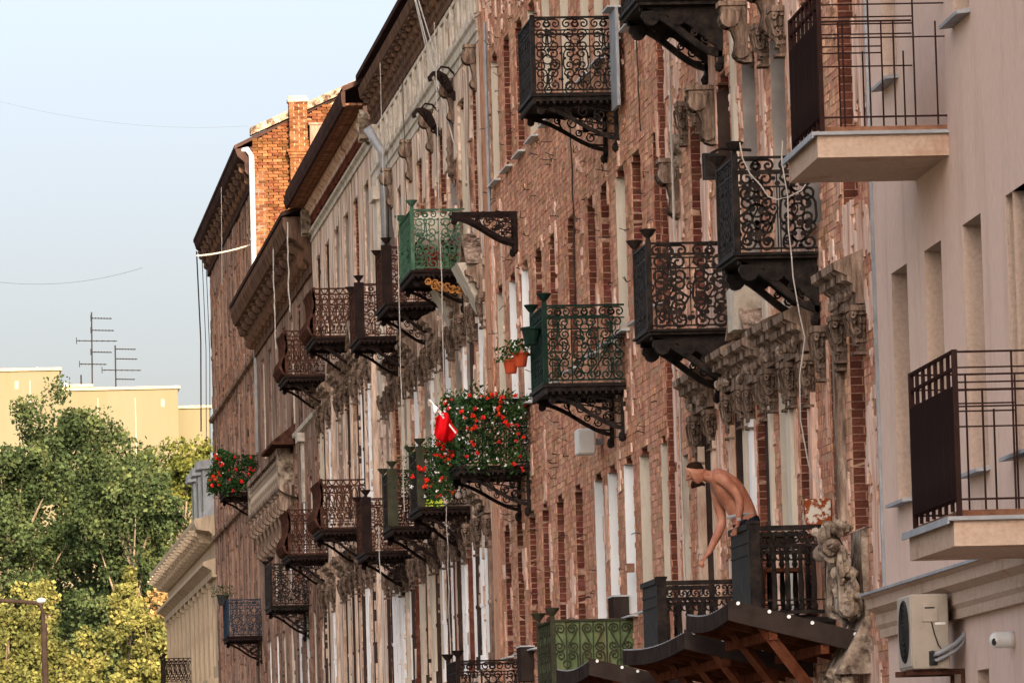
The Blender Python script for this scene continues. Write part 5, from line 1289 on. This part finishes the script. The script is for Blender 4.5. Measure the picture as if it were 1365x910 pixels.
# jeans
N, E_ = [], []
w0 = nd(mp_(990, 683), (.142, .168)); p0_ = nd(mp_(993, 696), (.158, .185), w0)
for s in (-1, 1):
    hp = nd(mp_(997, 706, s*.09), .118, p0_); mk = nd(mp_(1000, 730, s*.11), .100, hp); kn = nd(mp_(1004, 753, s*.12), .088, mk); sh = nd(mp_(1007, 775, s*.12), .082, kn); an = nd(mp_(1009, 797, s*.12), .075, sh); nd(Vector((N[an][0].x, N[an][0].y, fl+.06)), .075, an)
jeans = skin_mesh('jeans', N, E_, 'denim', 2, 0)
# hair: cap over the crown, and a short beard
N, E_ = [], []
a = nd(mp_(938, 627.5), (.054, .062)); b = nd(mp_(930.5, 623.5), (.080, .078), a); c = nd(mp_(921.5, 623.5), (.068, .070), b); nd(mp_(916, 626.5), (.040, .052), c); nd(mp_(937.5, 633), (.064, .068), a)
skin_mesh('hair', N, E_, 'hair', 2, 0)
N, E_ = [], []
a = nd(mp_(930.5, 646.5), (.050, .054)); b = nd(mp_(924, 644.5), (.040, .048), a); nd(mp_(921, 643.5), (.018, .026), b); c = nd(mp_(933.5, 643), (.026, .056), a)
skin_mesh('beard', N, E_, 'hair', 2, 0)
g = MB()
for s in (-1, 1): g.blob(tuple(mp_(917.6, 634.0, s*.035)-mo), (.012, .014, .009), 8, 5, 0)
g.build('eyes', 'plastic_dark', man)
g = MB(); g.tube([mp_(969, 689.5, -.15)-mo, mp_(985, 686, -.185)-mo, mp_(1003, 683.5, -.13)-mo], .017, 6); g.build('belt', 'belt_grey', man)
g = MB(); g.box(-.02, .02, -.004, .004, -.014, .014); g.build('watch', 'belt_grey', man, tuple(mp_(985, 691.5, -.285)-mo))

# ================================================================== BEYOND THE ROW
def crown(name, tips, n, size, spread, m, parent, seed):
    r = np.random.default_rng(seed); tips = np.array(tips); k = r.integers(0, len(tips), n)
    C = tips[k, :3]+np.clip(r.normal(0, 1, (n, 3)), -1.9, 1.9)*tips[k, 3:4]*spread
    a = r.normal(0, 1, (n, 3)); a /= np.linalg.norm(a, axis=1, keepdims=True); b = np.cross(a, r.normal(0, 1, (n, 3))); b /= np.linalg.norm(b, axis=1, keepdims=True)
    s = size*r.uniform(.45, 1.5, (n, 1)); a *= s; b *= s*.75
    V = np.stack([C-a, C-b, C+a, C+b], 1).reshape(-1, 3); Q = np.arange(n*4).reshape(n, 4)
    return link(name, np_mesh(name, V, Q, m), parent)
def tree(label, X, Y, H, Rr, m, seed, n, size, shape='round', group=None, base=None, cat='tree'):
    rs = random.Random(seed); t = thing('tree', label, cat, (X, Y, 0), 0, group); base = base or H*.25
    g = MB(); top = H*.86
    trunk = [(rs.gauss(0, .12)*i/6*Rr*.4, rs.gauss(0, .12)*i/6*Rr*.4, top*i/6) for i in range(7)]
    g.tube(trunk, [.32*H/18*(1-.13*i) for i in range(7)], 8); g.build('trunk', 'bark', t)
    tips = []; lm = MB()
    nl = 44 if shape != 'cone' else 18
    for k in range(nl):
        f = rs.uniform(base/H, .95); z = H*f
        u = (f-base/H)/(1-base/H)
        prof = math.sqrt(max(.05, 1-((u-.42)/.62)**2)) if shape == 'round' else (1-u)**.8*.95+.08
        a = rs.uniform(0, 6.283); rr_ = Rr*prof*rs.uniform(.45, 1.0)
        z0 = max(base*.6, z-rr_*.9-H*.06); i = min(6, int(z0/top*6)); p0 = Vector(trunk[i])
        p2 = Vector((math.cos(a)*rr_, math.sin(a)*rr_, z)); p1 = p0.lerp(p2, .5)+Vector((0, 0, -.1*rr_))
        lm.tube([p0, p1, p2], [.09*H/18, .06*H/18, .02*H/18], 5)
        cs = Rr*rs.uniform(.16, .30)
        tips.append((*p2, cs))
        for q in range(4):
            w = Vector((rs.gauss(0, 1), rs.gauss(0, 1), rs.gauss(0, .8))); w = w*cs*1.3*min(1, 1.5/max(.01, w.length)); tips.append((*(p2+w), cs*rs.uniform(.4, .75)))
        for q in range(2): tips.append((*(p0.lerp(p2, rs.uniform(.5, .9))+Vector((rs.gauss(0, .3), rs.gauss(0, .3), rs.gauss(0, .3)))), cs*.7))
    if shape == 'cone': tips.append((trunk[6][0], trunk[6][1], H*.95, Rr*.18))
    for q in range(6 if shape == 'round' else 0): tips.append((rs.gauss(0, Rr*.22), rs.gauss(0, Rr*.22), H*rs.uniform(.86, .97), Rr*.17))
    lm.build('limb', 'bark', t)
    crown('crown', tips, n, size, .62, m, t, seed)
    return t
def tree_at(label, px, pytop, Y, rpx, *a, **k):
    X, H = onY(px, pytop, Y); return tree(label, X, Y, H, rpx*Y/8000, *a, **k)
tg = 'trees beyond the end of the row'
tree_at('tall dark green broad tree before the yellow block, its top highest of all', 112, 532, 300, 112, 'leaf_green', 1, 84000, .095, group=tg)
tree_at('dark green tree at the left edge behind the lamp', 10, 580, 290, 85, 'leaf_green', 2, 52000, .095, group=tg)
tree_at('olive green tree rising between the tall dark tree and the row of houses', 238, 560, 310, 66, 'leaf_mid', 3, 44000, .095, group=tg)
tree_at('dark green tree low in the middle of the grove', 172, 600, 285, 80, 'leaf_green', 9, 44000, .095, group=tg)
tree_at('yellow-green pointed tree in the middle foreground of the grove', 172, 742, 255, 42, 'leaf_yellow', 4, 28000, .085, shape='cone', group=tg, base=3)
tree_at('yellow-green pointed tree beside the street lamp', 66, 762, 250, 38, 'leaf_yellow', 5, 26000, .085, shape='cone', group=tg, base=3)
tree_at('low yellow-green tree at the lower left corner', 8, 790, 245, 60, 'leaf_yellow', 6, 28000, .085, group=tg, base=2)
tree_at('low yellow-green tree at the foot of the cream house', 205, 810, 252, 42, 'leaf_yellow', 7, 24000, .085, group=tg, base=2)
tree_at('dry brown-topped young tree against the cream house', 212, 770, 258, 22, 'leaf_dry', 8, 3500, .10, group=tg, base=4)
tree_at('low bushy yellow-green tree in the centre of the bottom edge', 120, 832, 248, 52, 'leaf_yellow', 10, 26000, .085, group=tg, base=2)
g = MB(); rs = random.Random(4)
cl = []
for k in range(160):
    cl.append((rs.uniform(-14, 9), rs.uniform(262, 300), rs.uniform(1, 7.5), rs.uniform(.7, 1.4)))
o = crown('shrubbery', cl, 26000, .2, .7, 'leaf_green', None, 12); tag(o, 'dark undergrowth between the trees', 'shrubbery', kind='stuff')

# yellow apartment block
YY = 390
yb = thing('apartment_block', 'pale yellow windowless apartment block far behind the trees', 'building', (v3(120, 520, YY).x, YY, 0))
def yx(px, py): p = v3(px, py, YY); return p.x-yb.location.x, p.z
def blk(pa, pb, ptop, dy0, dy1, name='wall', m='yellow_wall'):
    x0, z = yx(pa, ptop); x1, _ = yx(pb, ptop); g = MB(); g.box(x0, x1, dy0, dy1, 0, z); o = g.build(name, m, yb)
    g = MB(); g.box(x0-.15, x1+.15, dy0-.15, dy1, z, z+.18); g.build('parapet', 'concrete_chimney', o)
    return o
w1_ = blk(-60, 79, 497, -.5, 14); w2_ = blk(79, 237, 521, 0, 14); w3_ = blk(237, 282, 540, 3, 14)
for pa, pb, pt, dy in ((95, 122, 513, 2), (129, 147, 520, 2)): blk(pa, pb, pt, dy, dy+4, 'roof_hatch')
for px, py, dy, par in ((22, 514, -.5, w1_), (217, 537, 0, w2_)):
    x, z = yx(px, py); g = MB(); g.box(x-.12, x+.12, dy-.03, dy+.1, z-.25, z+.25); g.build('vent', 'concrete_chimney', par)
for px in (-20, 40, 130, 180):
    x, z = yx(px, 520); g = MB(); d_ = -.5 if px < 79 else 0; g.box(x-.02, x+.02, d_-.008, d_+.05, 0, z-.5 if px > 79 else z+.6); g.build('panel_joint', 'stone_light', yb)
x, z = yx(110, 513); g = MB(); g.tube([(x, 3, z), (x, 3, z+.9)], .06, 6); g.build('vent_pipe', 'plastic_dark', yb)
for px, py in ((50, 492), (87, 512)): x, z = yx(px, py); g = MB(); g.blob((x, 1, z), .22, 8, 6, 0); g.build('vent_cowl', 'zinc_light', yb)
def antenna(label, px, pytop, pybot, arms):
    p = v3(px, pybot, YY+5); t = thing('antenna', label, 'antenna', tuple(p), group='antennas on the yellow block'); q = v3(px-1, pytop, YY+5)-p
    g = MB(); g.tube([(0, 0, -.4), q], .055, 6); g.build('mast', 'plastic_dark', t)
    for xa, xb, y in arms:
        a, b = v3(xa, y, YY+5)-p, v3(xb, y+.5, YY+5)-p; g = MB(); g.tube([a, b], .032, 4)
        for k in range(7): c = a.lerp(b, (k+.5)/7); g.tube([c-Vector((0, .5, 0)), c+Vector((0, .5, 0))], .02, 4)
        g.tube([a+Vector((0, 0, -.22)), a+Vector((0, 0, .22))], .025, 4); g.build('element', 'plastic_dark', t)
    return t
antenna('taller rooftop antenna with five arms', 123, 416, 518, [(121, 149, 424), (121, 152, 440), (102, 156, 454), (121, 149, 469), (106, 142, 485)])
antenna('shorter rooftop antenna with four arms', 154.5, 460, 520, [(154, 181, 465), (154, 183, 478), (136, 188, 493), (154, 180, 505)])

# street lamp
LY = 120
lb = v3(57, 905, LY); lp = thing('street_lamp', 'grey street lamp with an arm reaching left before the trees', 'street lamp', (lb.x, LY, 0)); o_ = Vector(lp.location)
def lpp(x, y): return v3(x, y, LY)-o_
g = MB(); g.tube([(lpp(58.5, 830)), Vector((lpp(58.5, 830).x+.02, 0, 0))], .065, 10); g.build('pole', 'fascia', lp)
g = MB(); g.tube([lpp(58, 842), lpp(57, 815), lpp(54, 806), lpp(47, 803), lpp(0, 799.5), lpp(-25, 798)], .040, 8); g.build('arm', 'fascia', lp)
g = MB(); g.blob(tuple(lpp(55, 800)), (.10, .10, .06), 10, 6, 0); g.build('photocell', 'zinc_light', lp)
g = MB(); p = lpp(-35, 797); g.blob(tuple(p), (.35, .14, .09), 10, 6, 0); g.build('lamp_head', 'fascia', lp)
